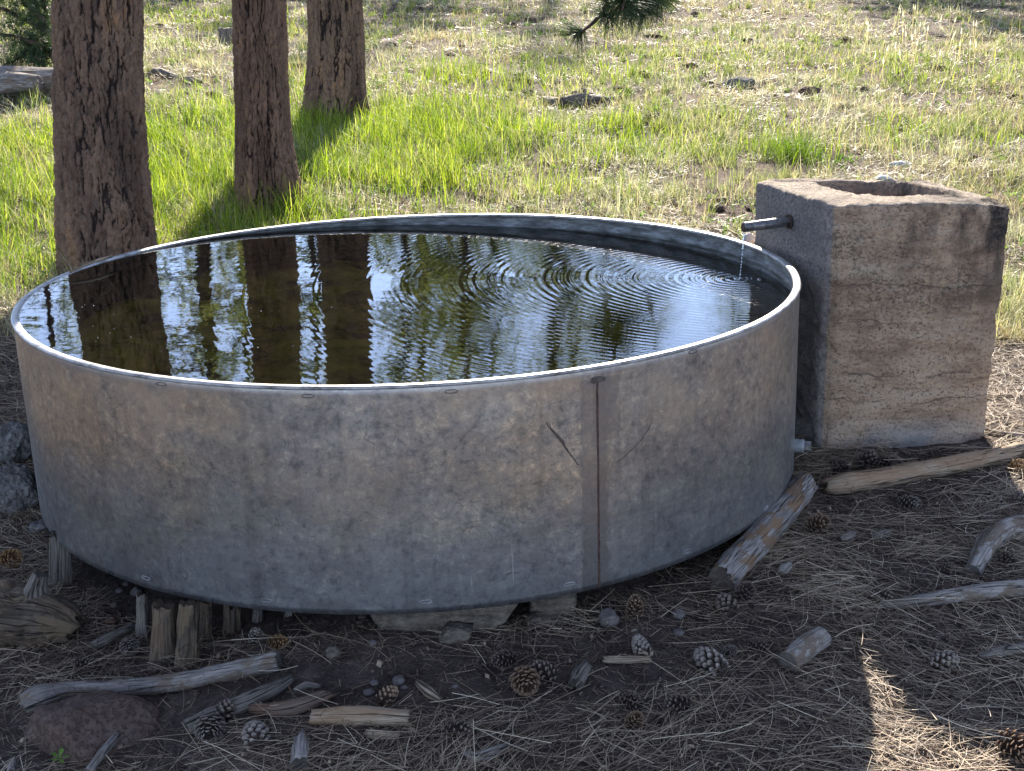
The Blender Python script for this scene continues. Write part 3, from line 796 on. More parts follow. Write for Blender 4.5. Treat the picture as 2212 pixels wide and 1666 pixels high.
# ------------------------------------------------------------------ trees
def crown(h0, h1, R, nbr, seed, tufts=11, blades=8, blen=.40, bw=.040, droop=.15, z0=0.):
    """limbs (Acc) and needles (Acc) of one conifer around the axis x=y=0"""
    g = np.random.default_rng(seed); limbs, nd = Acc(), Acc()
    for k in range(nbr):
        f = (k + g.random()) / nbr
        z = h0 + (h1 - h0) * f
        L = R * (1 - f) ** .65 * (.35 + .65 * min(1, f * 5 + .5)) * g.uniform(.55, 1.15) + .25
        a = g.uniform(0, 2 * np.pi)
        d = np.array([math.cos(a), math.sin(a), g.uniform(-.25, .25) + .35 * f])
        tt = np.linspace(0, 1, 6)[:, None]
        side = np.array([-d[1], d[0], 0]) * g.normal() * .12 * L
        pts = np.array([0, 0, z]) + d * L * tt + np.array([0, 0, -droop * L]) * tt ** 2 + side * tt ** 2
        V, F, _ = tube(pts, np.linspace(.012 + .014 * L, .006, 6), 5, L / 5.01, 0, 0)
        limbs.add(V, F)
        m = max(3, int(tufts * L / R * 1.4))
        u = g.uniform(.25, 1.02, m)
        c = np.array([np.array([np.interp(q, tt[:, 0], pts[:, j]) for j in range(3)]) for q in u])
        c = c + g.normal(size=(m, 3)) * np.array([.16, .16, .09]) * (L * .55)
        nb = blades
        P = np.repeat(c, nb, 0); D = unit(g.normal(size=(m * nb, 3)) + np.array([0, 0, .35]) + .5 * d)
        U = unit(np.cross(D, g.normal(size=(m * nb, 3))))
        V, F, A = ribbons(P - D * blen * .15, D, U, g.uniform(.6, 1.2, m * nb) * blen, np.full(m * nb, bw) * g.uniform(.7, 1.3, m * nb), 1, rnd=np.clip(g.normal(.5, .2, m * nb) + np.repeat(g.normal(0, .18, m), nb), 0, 1))
        nd.add(V, F, A)
    return limbs, nd

def hero_trunk(name, label, Y, rows, height, seed, crown_kw):
    """rows: (y pixel, left pixel, right pixel) of the visible trunk standing at depth Y"""
    C, Rr = [], []
    for py, xl, xr in rows:
        p, q = at_y(xl, py, Y), at_y(xr, py, Y)
        C.append((p + q) / 2); Rr.append(np.linalg.norm(q - p) / 2)
    C, Rr = np.array(C)[::-1], np.array(Rr)[::-1]           # rows run from top to foot
    base = C[0].copy(); g0 = gz(base[0], base[1])
    z = np.concatenate([np.arange(g0 - .12, C[-1, 2] + .25, .0065), np.geomspace(C[-1, 2] + .26, height + g0, 90)])
    lean = (C[-1, :2] - C[0, :2]) / max(C[-1, 2] - C[0, 2], .1)
    cx = np.where(z < C[0, 2], C[0, 0], np.where(z > C[-1, 2], C[-1, 0] + lean[0] * .3 * (z - C[-1, 2]), np.interp(z, C[:, 2], C[:, 0])))
    cy = np.full_like(cx, Y)
    r = np.interp(z, C[:, 2], Rr)
    r = np.where(z > C[-1, 2], Rr[-1] * np.clip(1 - (z - C[-1, 2]) / (height + g0 - C[-1, 2]), .03, 1) ** .8, r)
    r = np.where(z < C[0, 2], Rr[0] + (C[0, 2] - z) * .35, r)
    seg = 300
    th = np.linspace(0, 2 * np.pi, seg, endpoint=False)
    T, Z = np.meshgrid(th, z)
    r0 = Rr.mean()
    nu = int(2 * np.pi * r0 / .037)
    wx = .55 * fbm(np.cos(T) * 2.2 + seed, np.sin(T) * 2.2, Z * 3.2, 4)
    wz = .5 * fbm(np.cos(T) * 3 + seed, np.sin(T) * 3 + 7, Z * 4, 3)
    wx = wx + .22 * fbm(np.cos(T) * 9 + seed, np.sin(T) * 9, Z * 16, 3)
    F1, F2, rid = worley(T / (2 * np.pi) * nu + wx, Z / .32 + wz, nu, seed)
    G1, G2, rid2 = worley(T / (2 * np.pi) * nu * 2 + wx * 2.6, Z / .055 + wz * 2, nu * 2, seed + 1)
    H1, H2, rid3 = worley(T / (2 * np.pi) * nu * 4 + wx * 3, Z / .022 + wz * 5, nu * 4, seed + 2)
    B1, B2, rid4 = worley(T / (2 * np.pi) * (nu // 3) + wx * .8, Z / .42 + wz * .8, nu // 3, seed + 3)
    eb = np.clip((B2 - B1) / .16, 0, 1)
    keep = np.clip(.62 + .9 * fbm(np.cos(T) * 4 + 3 * seed, np.sin(T) * 4, Z * 5, 3), .12, 1)
    e = np.clip((F2 - F1) / .24, 0, 1); e2 = np.clip((G2 - G1) / .22, 0, 1)
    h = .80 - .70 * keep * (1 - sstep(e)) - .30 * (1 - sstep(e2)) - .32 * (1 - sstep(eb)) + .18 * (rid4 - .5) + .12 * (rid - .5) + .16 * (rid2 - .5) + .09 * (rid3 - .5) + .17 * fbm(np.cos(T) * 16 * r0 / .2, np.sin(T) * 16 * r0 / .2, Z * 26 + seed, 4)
    fade = np.clip(1 - (Z - C[-1, 2] - .3) / 3, .3, 1)
    amp = .027 * fade
    rad = r[:, None] - amp * .75 + amp * h + .012 * fbm(np.cos(T) * 1.3 + seed, np.sin(T) * 1.3, Z * 1.4, 3)
    foot = np.exp(-np.maximum(Z - g0, 0) / .16)
    rad = rad * (1 + .10 * foot * np.sin(T * 5 + seed))
    V = np.stack([cx[:, None] + rad * np.cos(T), cy[:, None] + rad * np.sin(T), Z], -1)
    i = np.arange(V.shape[0] * seg).reshape(-1, seg)
    F = np.stack([i[:-1], np.roll(i[:-1], -1, 1), np.roll(i[1:], -1, 1), i[1:]], -1).reshape(-1, 4)
    o = np.array([cx[20], Y, g0])
    t = empty(name, o, label, 'tree', 'three pine trunks behind the tank')
    lc = np.stack([np.cos(T) * r0, np.sin(T) * r0, Z], -1).reshape(-1, 3) + seed
    pl = np.clip(.25 * rid + .2 * rid2 + .2 * rid3 + .3 * rid4 + .5 * fbm(np.cos(T) * 1.5 + seed, np.sin(T) * 1.5, Z * 1.7, 3), 0, 1)
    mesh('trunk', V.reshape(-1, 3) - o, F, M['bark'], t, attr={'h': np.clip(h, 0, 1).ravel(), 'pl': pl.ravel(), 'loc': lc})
    limbs, nd = crown(**crown_kw)
    top = np.array([cx[-1] - o[0], 0, 0]) * .6
    limbs.build('limbs', M['bark_far'], t).location = top
    nd.build('crown', M['pine_green'], t, smooth=False).location = top
    return t

T1Y, T2Y, T3Y = 1.98, 3.2, 6.3
hero_trunk('pine_tree', 'thick pine trunk with furrowed bark standing right against the tank rim', T1Y,
           [(-40, 112, 301), (0, 114, 303), (150, 119, 308), (300, 122, 316), (400, 126, 322), (480, 129, 330), (560, 131, 342), (600, 131, 348)], 14, 2,
           dict(h0=7.5, h1=13.8, R=2.3, nbr=60, seed=21))
hero_trunk('pine_tree', 'middle pine trunk with orange brown bark and a flared foot in tall grass', T2Y,
           [(-40, 501, 613), (0, 503, 615), (150, 507, 621), (300, 509, 632), (380, 509, 645), (430, 509, 656), (452, 508, 661)], 15, 5,
           dict(h0=8, h1=14.8, R=2.2, nbr=60, seed=22))
hero_trunk('pine_tree', 'farthest of the three pine trunks, its foot in shaded grass', T3Y,
           [(-40, 664, 780), (0, 664, 782), (100, 666, 786), (180, 662, 790), (230, 657, 795), (258, 654, 800)], 16, 9,
           dict(h0=7.5, h1=15.8, R=2.4, nbr=60, seed=23))

# forest up the slope: seen in the water, its shadows reach the upper meadow
def make_pine(h, h0, R, r, seed, nbr=70, label='', name='pine_tree', **kw):
    t = empty(name, (0, 0, 0), label, 'tree', 'pine trees on the slope reflected in the water')
    zz = np.linspace(-.3, h, 14); wob = np.random.default_rng(seed).normal(size=(14, 2)) * .05
    a = Acc()
    V, F, A = tube(np.column_stack([wob[:, 0], wob[:, 1], zz]), r * np.clip(1 - zz / h, .04, 1) ** .75, 12, .4, .05, 0)
    a.add(V, F)
    limbs, nd = crown(h0, h - .1, R, nbr, seed, **kw)
    a.V += limbs.V; a.F3 += [f + a.n for f in limbs.F3]; a.F4 += [f + a.n for f in limbs.F4]
    a.build('trunk', M['bark_far'], t)
    nd.build('crown', M['pine_green'], t, smooth=False)
    return t
def dup(root, loc, rz, s, label):
    c = root.copy(); COL.objects.link(c)
    c.location = loc; c.rotation_euler = (0, 0, rz); c.scale = (s, s, s); c['label'] = label
    for ch in root.children:
        d = ch.copy(); COL.objects.link(d); d.parent = c
    return c
FL = 'pine tree up the slope, seen only as a reflection in the tank water'
protos = [make_pine(16, 3, 3.0, .24, 31, 85, FL), make_pine(18, 4.5, 3.4, .28, 32, 90, FL),
          make_pine(13, 1.5, 3.0, .18, 33, 90, FL, tufts=13, blades=9), make_pine(15, 4, 2.8, .2, 34, 75, FL)]
used = [False] * 4
g = np.random.default_rng(77)
spots = []
for x in np.arange(-27, 30, 3.6):
    if -13.5 < x < -2: continue
    if 4.5 < x < 13: continue
    spots.append((x + g.uniform(-1.1, 1.1), g.uniform(48, 58)))
for x in np.arange(-34, 38, 4.6):
    if -12 < x < -3: continue
    if x > 6 and int(x * 10) % 2: continue
    spots.append((x + g.uniform(-1.5, 1.5), g.uniform(62, 76)))
for q in ((4.2, 44.5), (14.5, 42), (17, 45), (-13.5, 40), (-7.9, 30), (-.2, 31), (1.7, 37), (-.9, 29), (-2.6, 30.5), (-4.6, 27.5), (-11.5, 52), (-4.0, 56), (-21, 40), (9.6, 33.5), (7.4, 29.5), (8.9, 30.5), (12.3, 35), (-16, 33)): spots.append(q)
for k, (x, y) in enumerate(spots):
    v = int(g.integers(0, 4)); s = g.uniform(.85, 1.2) * (1 if y > 46 else .8) * (1.15 if y > 60 else 1)
    if 26.5 < y < 31.5 and -7 < x < 5: v, s = 2, g.uniform(.68, .78)
    if 29 < y < 38 and x > 7: v, s = 2, g.uniform(.85, .95)
    loc = (x, y, float(gz(x, y)) - .05); rz = g.uniform(0, 6.28)
    if used[v]: dup(protos[v], loc, rz, s, FL)
    else:
        used[v] = True; protos[v].location = loc; protos[v].rotation_euler = (0, 0, rz); protos[v].scale = (s, s, s)

# a pine out of frame whose low branch hangs into the picture
bt = empty('pine_tree', (5.4, 4.6, float(gz(5.4, 4.6))), 'pine tree whose low needled branch hangs over the meadow', 'tree')
zz = np.linspace(-.2, 13, 14)
V, F, A = tube(np.column_stack([0 * zz, .03 * np.sin(zz), zz]), .21 * np.clip(1 - zz / 13.2, .04, 1) ** .75, 16, .3, .05, 0)
mesh('trunk', V, F, M['bark_far'], bt)
limbs, nd = crown(h0=6, h1=12.8, R=2.3, nbr=55, seed=41)
limbs.build('limbs', M['bark_far'], bt); nd.build('crown', M['pine_green'], bt, smooth=False)
o = np.array(bt.location)
BY = 2.9
def bp(px, py, dy=0.): return at_y(px, py, BY + dy)
start = o + np.array([0, 0, 3.6])
knee = bp(1345, -60)
main = [start, start * .6 + knee * .4 + np.array([0, 0, .25]), start * .25 + knee * .75 + np.array([0, 0, .12]), knee, bp(1312, 10), bp(1283, 48), bp(1246, 76)]
tw = Acc(); nb = Acc()
def twig(pts, r0, r1):
    V, F, A = tube(pts, np.linspace(r0, r1, len(pts)), 7, .03, .12, .2, seed=len(tw.V))
    tw.add(V, F)
twig(main, .03, .006)
br = [[bp(1340, -70), bp(1372, -10, .05), bp(1395, 12, .08), bp(1398, 20, .08)],
      [bp(1300, 22), bp(1310, 36, -.1), bp(1322, 40, -.15)],
      [bp(1345, -60), bp(1350, -10, -.12), bp(1346, 14, -.2), bp(1344, 22, -.2)],
      [bp(1372, -10, .05), bp(1360, 20, .15), bp(1362, 34, .2)],
      [bp(1345, -60), bp(1410, -40, .2), bp(1432, -4, .3)]]
for b in br: twig(b, .009, .005)
def needle_tuft(tip, back, n, L, spread, span=.14, seed=0):
    g = np.random.default_rng(seed)
    ax = unit(np.asarray(tip) - np.asarray(back))
    s = g.random(n)
    P = tip - ax * (s * span)[:, None]
    D = unit(ax * g.uniform(.15, 1.0, n)[:, None] + unit(np.cross(np.tile(ax, (n, 1)), g.normal(size=(n, 3)))) * spread)
    U = unit(np.cross(D, g.normal(size=(n, 3))))
    V, F, A = ribbons(P, D, U, g.uniform(.7, 1.1, n) * L, np.full(n, .0034), 3, bend=np.column_stack([0 * s, 0 * s, -.035 * g.random(n)]), rnd=np.clip(g.normal(.4, .2, n), 0, 1))
    nb.add(V, F, A)
needle_tuft(bp(1243, 78), bp(1283, 48), 150, .16, 1.0, .06, 1)
needle_tuft(bp(1398, 22, .08), bp(1390, 2, .08), 420, .19, .75, .16, 2)
needle_tuft(bp(1366, 22, .2), bp(1362, 5, .15), 420, .19, .8, .2, 3)
needle_tuft(bp(1344, 20, -.2), bp(1346, 0, -.12), 380, .18, .85, .2, 4)
needle_tuft(bp(1322, 38, -.15), bp(1308, 32, -.1), 160, .15, .9, .1, 5)
needle_tuft(bp(1432, 0, .3), bp(1420, -20, .2), 350, .19, .8, .2, 6)
needle_tuft(bp(1300, 10), bp(1320, -10), 160, .15, 1.0, .3, 7)
lb = tw.build('low_branch', M['bark_far'], bt); lb.location = -o
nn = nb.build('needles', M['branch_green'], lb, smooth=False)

# juniper behind the fallen log
P = on_ground(48, 158)
P = on_ground(48, 150)
jb = empty('juniper_bush', P, 'dark green juniper with drooping branches behind the fallen log', 'bush')
ja, jn = Acc(), Acc()
g = np.random.default_rng(8)
JS = px_size(1, P)
def jp(px, py, dy=0.): return at_y(px, py, P[1] + dy) - P
stems = [[(118, 128), (104, 60), (96, 0), (90, -80)], [(110, 110), (70, 92), (30, 78), (-30, 70)], [(108, 70), (60, 45), (10, 20), (-40, 10)],
         [(70, 92), (52, 112), (30, 130), (8, 140)], [(96, 0), (60, -20), (20, -10), (-20, -20)], [(110, 100), (82, 110), (78, 124), (92, 136)], [(104, 60), (80, 30), (50, 4), (40, -40)]]
for st in stems:
    pts = np.array([jp(*q, dy=g.uniform(-.3, .3)) for q in st])
    V, F, _ = tube(pts, np.linspace(7, 2.2, 4) * JS, 7, .08, .2, 0, seed=1); ja.add(V, F)
    for q in np.linspace(.0, 1, 24):
        c = np.array([np.interp(q * 3, np.arange(4), pts[:, j]) for j in range(3)])
        m = 34
        cc = c + g.normal(size=(3, 3)) * 11 * JS
        cc = np.repeat(cc, m, 0); D = unit(g.normal(size=(3 * m, 3)) + np.array([0, 0, -.2]))
        U = unit(np.cross(D, g.normal(size=(3 * m, 3))))
        V, F, A = ribbons(cc + g.normal(size=(3 * m, 3)) * 5 * JS, D, U, g.uniform(4, 11, 3 * m) * JS, np.full(3 * m, 2.0) * JS, 1, rnd=g.random(3 * m)); jn.add(V, F, A)
ja.build('stems', M['bark_far'], jb); jn.build('crown', M['juniper'], jb, smooth=False)

# ------------------------------------------------------------------ fallen wood
def wood(name, label, cat, pts, mat, group=None, seed=1, rough=.10, jag=.6, sink=.8, seg=16, step=.012, flat=1., y0=None, nscale=1.):
    """pts: (px, py, width in pixels) along the middle of the piece as it lies on the ground"""
    P, R = [], []
    for px, py, w in pts:
        q = on_ground(px, py); r = px_size(w / 2, q)
        q = on_ground(px, py, r * sink); P.append(q); R.append(px_size(w / 2, q))
    V, F, A = tube(P, R, seg, step, rough, jag, seed, flat, nscale)
    o = np.mean(P, 0)
    return tag(mesh(name, V - o, F, M[mat], attr=A, loc=o), label, cat, group)

G1 = 'loose wood lying in the needle litter'
wood('fallen_branch', 'long grey fallen branch with a thick root end beside the red lava rock', 'branch',
     [(46, 1524, 40), (82, 1507, 56), (150, 1492, 36), (260, 1486, 38), (380, 1475, 42), (470, 1456, 42), (560, 1436, 44), (603, 1426, 44)], 'wood_grey', G1, 3, .12)
V = None
wood('fallen_branch', 'grey weathered stick lying just below the long branch, ending by two cones', 'branch',
     [(402, 1572, 34), (450, 1549, 34), (520, 1522, 36), (590, 1490, 34), (628, 1466, 22)], 'wood_dark', G1, 4, .12)
wood('bark_piece', 'reddish stick with orange bark between the grey stick and the tan piece', 'wood piece',
     [(545, 1532, 26), (590, 1532, 32), (650, 1522, 36), (712, 1500, 28)], 'wood_red', G1, 5, .2, 1.2)
wood('wood_piece', 'tan bark-patched stick lying flat in the middle of the foreground', 'wood piece',
     [(672, 1550, 34), (740, 1546, 42), (820, 1549, 42), (886, 1552, 36)], 'wood_tan', G1, 6, .1, .7)
wood('log_piece', 'short sawn grey log piece split along its top, near the right cones', 'log',
     [(1702, 1432, 50), (1740, 1400, 52), (1776, 1376, 48)], 'wood_grey', G1, 7, .05, .15, .8, 20)
wood('fallen_log', 'thick split log with flaking bark wedged under the tank', 'log',
     [(1556, 1256, 60), (1600, 1206, 66), (1660, 1140, 66), (1720, 1070, 60), (1740, 1046, 54)], 'wood_flaky', None, 8, .10, 1.0, .8, 22)
wood('fallen_branch', 'long weathered pole lying in front of the concrete box', 'branch',
     [(1782, 1052, 30), (1830, 1044, 46), (1950, 1024, 44), (2080, 1000, 40), (2212, 972, 34), (2330, 948, 32)], 'wood_tan', G1, 9, .12, 1.3)
wood('fallen_branch', 'smooth grey branch with bare soil under it near the edge of the needles', 'branch',
     [(1902, 1308, 12), (1960, 1302, 26), (2050, 1288, 32), (2140, 1277, 38), (2300, 1262, 40)], 'wood_grey', G1, 10, .08, .6)
wood('root_branch', 'pale grey bent branch arching out of the ground', 'branch',
     [(2100, 1236, 34), (2122, 1196, 44), (2150, 1158, 50), (2188, 1138, 46), (2240, 1136, 42)], 'wood_grey', G1, 11, .14, .6)
wood('fallen_branch', 'thin brown branch half buried near the sunlit corner', 'branch',
     [(2114, 1420, 12), (2160, 1408, 24), (2230, 1398, 26)], 'wood_dark', G1, 12, .1)
wood('wood_chip', 'flat yellow stick beside the closed grey cone', 'wood piece', [(1303, 1426, 16), (1350, 1426, 18), (1406, 1424, 15)], 'wood_tan', G1, 13, .15, 1.)
wood('wood_chunk', 'dark grey wood chunk standing between the big cone and the yellow stick', 'wood piece', [(1240, 1482, 30), (1252, 1460, 34), (1266, 1440, 28)], 'wood_dark', G1, 14, .25, 1.)
wood('wood_chip', 'yellowish chip pointing down toward the needles below the grey pebbles', 'wood piece', [(902, 1474, 14), (925, 1494, 24), (952, 1514, 14)], 'wood_tan', G1, 15, .2, 1.)
wood('wood_chip', 'small brown chip under the tan stick', 'wood piece', [(792, 1584, 18), (830, 1588, 19), (864, 1590, 15)], 'wood_tan', G1, 16, .2, 1.)
wood('wood_piece', 'bent grey bark strip among needles at the bottom edge', 'wood piece', [(1000, 1622, 16), (1030, 1636, 24), (1062, 1626, 26), (1096, 1612, 14)], 'wood_grey', G1, 17, .2, 1.)
wood('fallen_branch', 'straight blue grey stick resting on the red lava rock', 'branch', [(190, 1668, 18), (222, 1626, 20), (254, 1588, 18)], 'wood_grey', G1, 18, .06, .3, 2.6)
wood('wood_chunk', 'short split grey stub standing near the cones at the bottom', 'wood piece', [(648, 1652, 36), (650, 1620, 38), (652, 1592, 28)], 'wood_grey', G1, 19, .25, 1.2)
wood('wood_chunk', 'grey splinter at the lower corner beside the seedling', 'wood piece', [(24, 1672, 22), (30, 1642, 18)], 'wood_grey', G1, 20, .3, 1.)
wood('fallen_branch', 'dark short branch leaning beside the rotten log', 'branch', [(198, 1398, 22), (240, 1376, 24), (292, 1352, 16)], 'wood_dark', G1, 21, .2)
wood('wood_chip', 'orange brown chip near the rotten log', 'wood piece', [(222, 1348, 14), (250, 1342, 18)], 'wood_red', G1, 22, .2, 1.)
wood('wood_chip', 'grey wood flake on the bare soil by the end of the long branch', 'wood piece', [(634, 1494, 10), (660, 1482, 18), (694, 1484, 10)], 'wood_dark', G1, 23, .2, 1.)
wood('fallen_branch', 'thin sunlit stick on the litter beside the concrete box', 'branch', [(2134, 858, 10), (2180, 857, 12), (2260, 860, 12)], 'wood_tan', G1, 24, .1)
wood('fallen_branch', 'dim stick at the foot of the concrete box', 'branch', [(2136, 932, 12), (2180, 940, 14), (2260, 948, 14)], 'wood_grey', G1, 25, .1)
wood('wood_chunk', 'small knotted grey wood lump on the open needle ground', 'wood piece', [(1686, 1240, 14), (1697, 1228, 24), (1706, 1220, 14)], 'wood_grey', G1, 26, .3)
wood('wood_chunk', 'flat grey chip above the bare needle ground', 'wood piece', [(1884, 1160, 16), (1905, 1154, 22), (1924, 1150, 12)], 'wood_dark', G1, 27, .3)
wood('wood_chunk', 'dark flake under the wedged log', 'wood piece', [(1815, 1166, 16), (1832, 1160, 24), (1846, 1152, 12)], 'wood_dark', G1, 28, .3)
wood('wood_chunk', 'pinkish bark scrap near the sunlit needles', 'wood piece', [(1865, 1626, 10), (1880, 1630, 14)], 'wood_dark', G1, 29, .3)
# rotten log with a stub, beside the tank
rl = empty('rotten_log', on_ground(70, 1330), 'rotten crumbling log with a grey stub beside the tank', 'log')
o = np.array(rl.location)
def gp(px, py, w, sink=.8):
    r = px_size(w / 2, on_ground(px, py)); q = on_ground(px, py, r * sink); return q - o, px_size(w / 2, q)
pts = [gp(-40, 1322, 118), gp(20, 1330, 118), (gp(80, 1334, 112)), gp(130, 1340, 96), gp(166, 1356, 60)]
V, F, A = tube([p for p, r in pts], [r for p, r in pts], 40, .006, .30, 1.0, 31, 1., 2.2)
mesh('trunk', V, F, M['wood_rotten'], rl, attr=A)
b = pts[2][0] + np.array([0, 0, pts[2][1] * .7])
V, F, A = tube([b, b + np.array([.008, 0, .045]), at_y(86, 1240, (b + o)[1]) - o], [.040, .024, .017], 14, .008, .18, .3, 32)
mesh('stub', V, F, M['wood_dark'], rl, attr=A)

# stumps and posts under the tank
def post(name, label, cat, x0, x1, ytop, ybot, mat, seed, depth=.6, jag=1.5, rough=.16, top_scale=.85, y=None, group='rotten posts under the tank'):
    q = on_ground((x0 + x1) / 2, ybot)
    if y is not None: q = at_y((x0 + x1) / 2, ybot, y); q[2] = gz(q[0], q[1])
    r = px_size((x1 - x0) / 2, q)
    top = at_y((x0 + x1) / 2, ytop, q[1])
    o = q.copy()
    V, F, A = tube([np.array([0, 0, -.04]), np.array([0, 0, .0]), (top - o) * .5, top - o], [r * 1.2, r * 1.05, r * .92, r * top_scale], 26, .008, rough, jag, seed, 1., .5)
    s = np.array([1, depth, 1])
    return tag(mesh(name, V * s, F, M[mat], attr=A, loc=o), label, cat, group)
post('rotten_stump', 'grey rotten stump with a split top under the front of the tank', 'stump', 324, 384, 1304, 1428, 'wood_rotten', 41, .9, .45, .22)
post('rotten_stump', 'ragged half of the split stump, its root spreading on the soil', 'stump', 384, 430, 1304, 1432, 'wood_rotten', 42, .9, .55, .3, .8)
post('rotten_post', 'slim dark post right behind the split stump', 'post', 294, 320, 1284, 1372, 'wood_dark', 43, .8, .8, .25)
post('rotten_post', 'broken plank standing by the rotten log under the tank edge', 'post', 104, 156, 1156, 1262, 'wood_dark', 44, .35, .7, .15)
post('rotten_post', 'ragged brown splinter post next to the split stump', 'post', 424, 456, 1298, 1384, 'wood_rotten', 45, .8, .8, .3)
post('rotten_post', 'brown post deeper under the tank with a pointed foot', 'post', 482, 524, 1304, 1366, 'wood_rotten', 46, .8, 2, .25, y=-1.02)
post('rotten_post', 'short dark post in the shadow under the tank', 'post', 546, 570, 1312, 1344, 'wood_dark', 47, .8, 2, .25, y=-1.0)
post('rotten_post', 'thin stake in the shadow between the posts and the tan slab', 'post', 616, 632, 1316, 1352, 'wood_dark', 48, .8, 2, .25, y=-1.02)
# cut stump far back in the meadow
q = on_ground(491, 98); r = px_size(17, q); h = px_size(36, q)
V, F, A = tube([np.array([0, 0, -.1]), np.array([0, 0, .02]), np.array([0, 0, h * .6]), np.array([0, 0, h])], [r * 1.2, r * 1.08, r * .98, r * .95], 40, .012, .10, .08, 51)
tag(mesh('cut_stump', V, F, M['wood_dark'], attr=A, loc=q), 'small sawn stump in the meadow, half behind the middle trunk', 'stump')
# the old log by the juniper
q = on_ground(70, 208)
lg = empty('fallen_log', q, 'big weathered fallen log with a hollow broken limb below the juniper', 'log')
o = np.array(q)
pts = [at_y(x, y, o[1] + .1) - o for x, y in ((-160, 182), (-60, 180), (0, 178), (60, 176), (125, 174), (220, 172))]
V, F, A = tube(pts, [px_size(w / 2, o) for w in (74, 74, 72, 66, 58, 54)], 40, .03, .09, .4, 52, 1., .5)
mesh('trunk', V, F, M['wood_grey'], lg, attr=A)
pts = [at_y(x, y, o[1] - .04 - d) - o for x, y, d in ((-50, 182, 0), (0, 180, .05), (40, 178, .1), (82, 180, .16))]
V, F, A = tube(pts, [px_size(w / 2, o) for w in (46, 46, 42, 34)], 34, .015, .10, .2, 53)
lm = mesh('broken_limb', V, F, M['wood_grey'], lg, attr=A)
e = pts[-1]; dx = unit(pts[-1] - pts[-2])
V, F = ICO[3]
V = V * px_size(1, o) * np.array([7, 7, 10]) * (1 + .25 * fbm(V[:, 0] * 2, V[:, 1] * 2, V[:, 2] * 2, 2))[:, None]
mesh('hollow', V + e + np.array([-.012, -.03, 0.0]), F, M['wood_dark'], lm, attr={'loc': V * 0})  # solid dark lump standing in for the shade inside the limb's open end
# dry stalk across the rim
a_, b_ = CAM + ray(242, 554) * ((.688 - CAM[2]) / ray(242, 554)[2]), CAM + ray(152, 588) * ((.678 - CAM[2]) / ray(152, 588)[2])
mid_ = (a_ + b_) / 2 + np.array([0, 0, .006])
V, F, A = tube([a_, mid_, b_], [.004, .006, .004], 8, .01, .2, .5, 61)
tag(mesh('dry_stalk', V - mid_, F, M['wood_tan'], attr=A, loc=mid_), 'dry straw stalk lying on the tank rim by the thick trunk', 'stalk')

# ------------------------------------------------------------------ stones
def rock(name, label, cat, cx, cy, hw, hh, mat, seed=1, depth=.9, rough=.25, sink=.55, facet=0, sub=4, group=None, y=None):
    q = on_ground(cx, cy) if y is None else at_y(cx, cy, y)
    rx = px_size(hw, q); rz = px_size(hh, q) / .93
    if y is None: q = on_ground(cx, cy, rz * sink); rx = px_size(hw, q); rz = px_size(hh, q) / .93
    V, F = ICO[sub]
    s = seed * 2.31
    d = 1 + rough * fbm(V[:, 0] * 1.2 + s, V[:, 1] * 1.2 + s, V[:, 2] * 1.2, 4)
    if facet:
        for k in range(facet):
            nrm = unit(np.random.default_rng(seed * 50 + k).normal(size=3)); lim = .74 + .1 * ((k * 7) % 3)
            pr = (V * d[:, None]) @ nrm
            d = np.where(pr > lim, d * lim / np.maximum(pr, 1e-6), d)
    V = V * d[:, None]
    V = V / np.abs(V).max(0) * np.array([rx, rx * depth, rz])
    return tag(mesh(name, V, F, M[mat], loc=q), label, cat, group)
GS = 'stones around the foot of the tank'
rock('lava_rock', 'large flat red brown lava rock below the long grey branch', 'rock', 208, 1580, 156, 74, 'lava_red', 1, .75, .16, .0, 2, 5)
rock('boulder', 'rough grey pitted boulder beside the tank wall', 'rock', 28, 960, 52, 48, 'lava_grey', 2, .9, .25, .5, 3, 5, GS)
rock('boulder', 'larger grey pitted boulder below the other one at the tank wall', 'rock', 32, 1062, 60, 66, 'lava_grey', 3, .8, .25, .5, 3, 5, GS)
rock('stone', 'small grey stone under the larger boulder', 'rock', 84, 1138, 24, 14, 'lava_grey', 4, .9, .25, .4, 2, 4, GS)
# flat slab propping the tank: an outline with thickness
def slab(name, label, outline, y, th, mat, seed, lean=.25):
    o = at_y(*np.mean(outline, 0), y)
    n = len(outline); pts = []
    for k in range(n):
        a, b = np.array(outline[k], float), np.array(outline[(k + 1) % n], float)
        m = max(2, int(np.linalg.norm(b - a) / 5))
        for t in np.arange(m) / m: pts.append(a + (b - a) * t)
    pts = np.array(pts)
    P = np.array([at_y(*p, y) for p in pts]) - o
    P[:, 0] += .004 * fbm(P[:, 0] * 40, P[:, 2] * 40, seed, 3); P[:, 2] += .004 * fbm(P[:, 0] * 40, P[:, 2] * 40, seed + 5, 3)
    c = P.mean(0); rings = []
    for s, d in ((1.0, th), (1.01, th * .6), (1.0, .008), (.985, .001), (.95, -.004), (.8, -.006), (.6, -.007), (.4, -.007), (.2, -.007), (.02, -.007)):
        q = c + (P - c) * s; q[:, 1] += d
        q[:, 1] += .012 * fbm(q[:, 0] * 12, q[:, 2] * 16, seed, 4) - lean * q[:, 2] * -1
        rings.append(q)
    rings = [c + (rings[0] - c) * .02] + rings
    V = np.array(rings); m = len(P); i = np.arange(V.shape[0] * m).reshape(-1, m)
    F = np.stack([i[:-1], i[1:], np.roll(i[1:], -1, 1), np.roll(i[:-1], -1, 1)], -1).reshape(-1, 4)
    ar = sum(p[0] * q[1] - q[0] * p[1] for p, q in zip(outline, outline[1:] + outline[:1]))
    if ar < 0: F = F[:, ::-1]
    return tag(mesh(name, V.reshape(-1, 3), F, M[mat], loc=o), label, 'rock', GS)
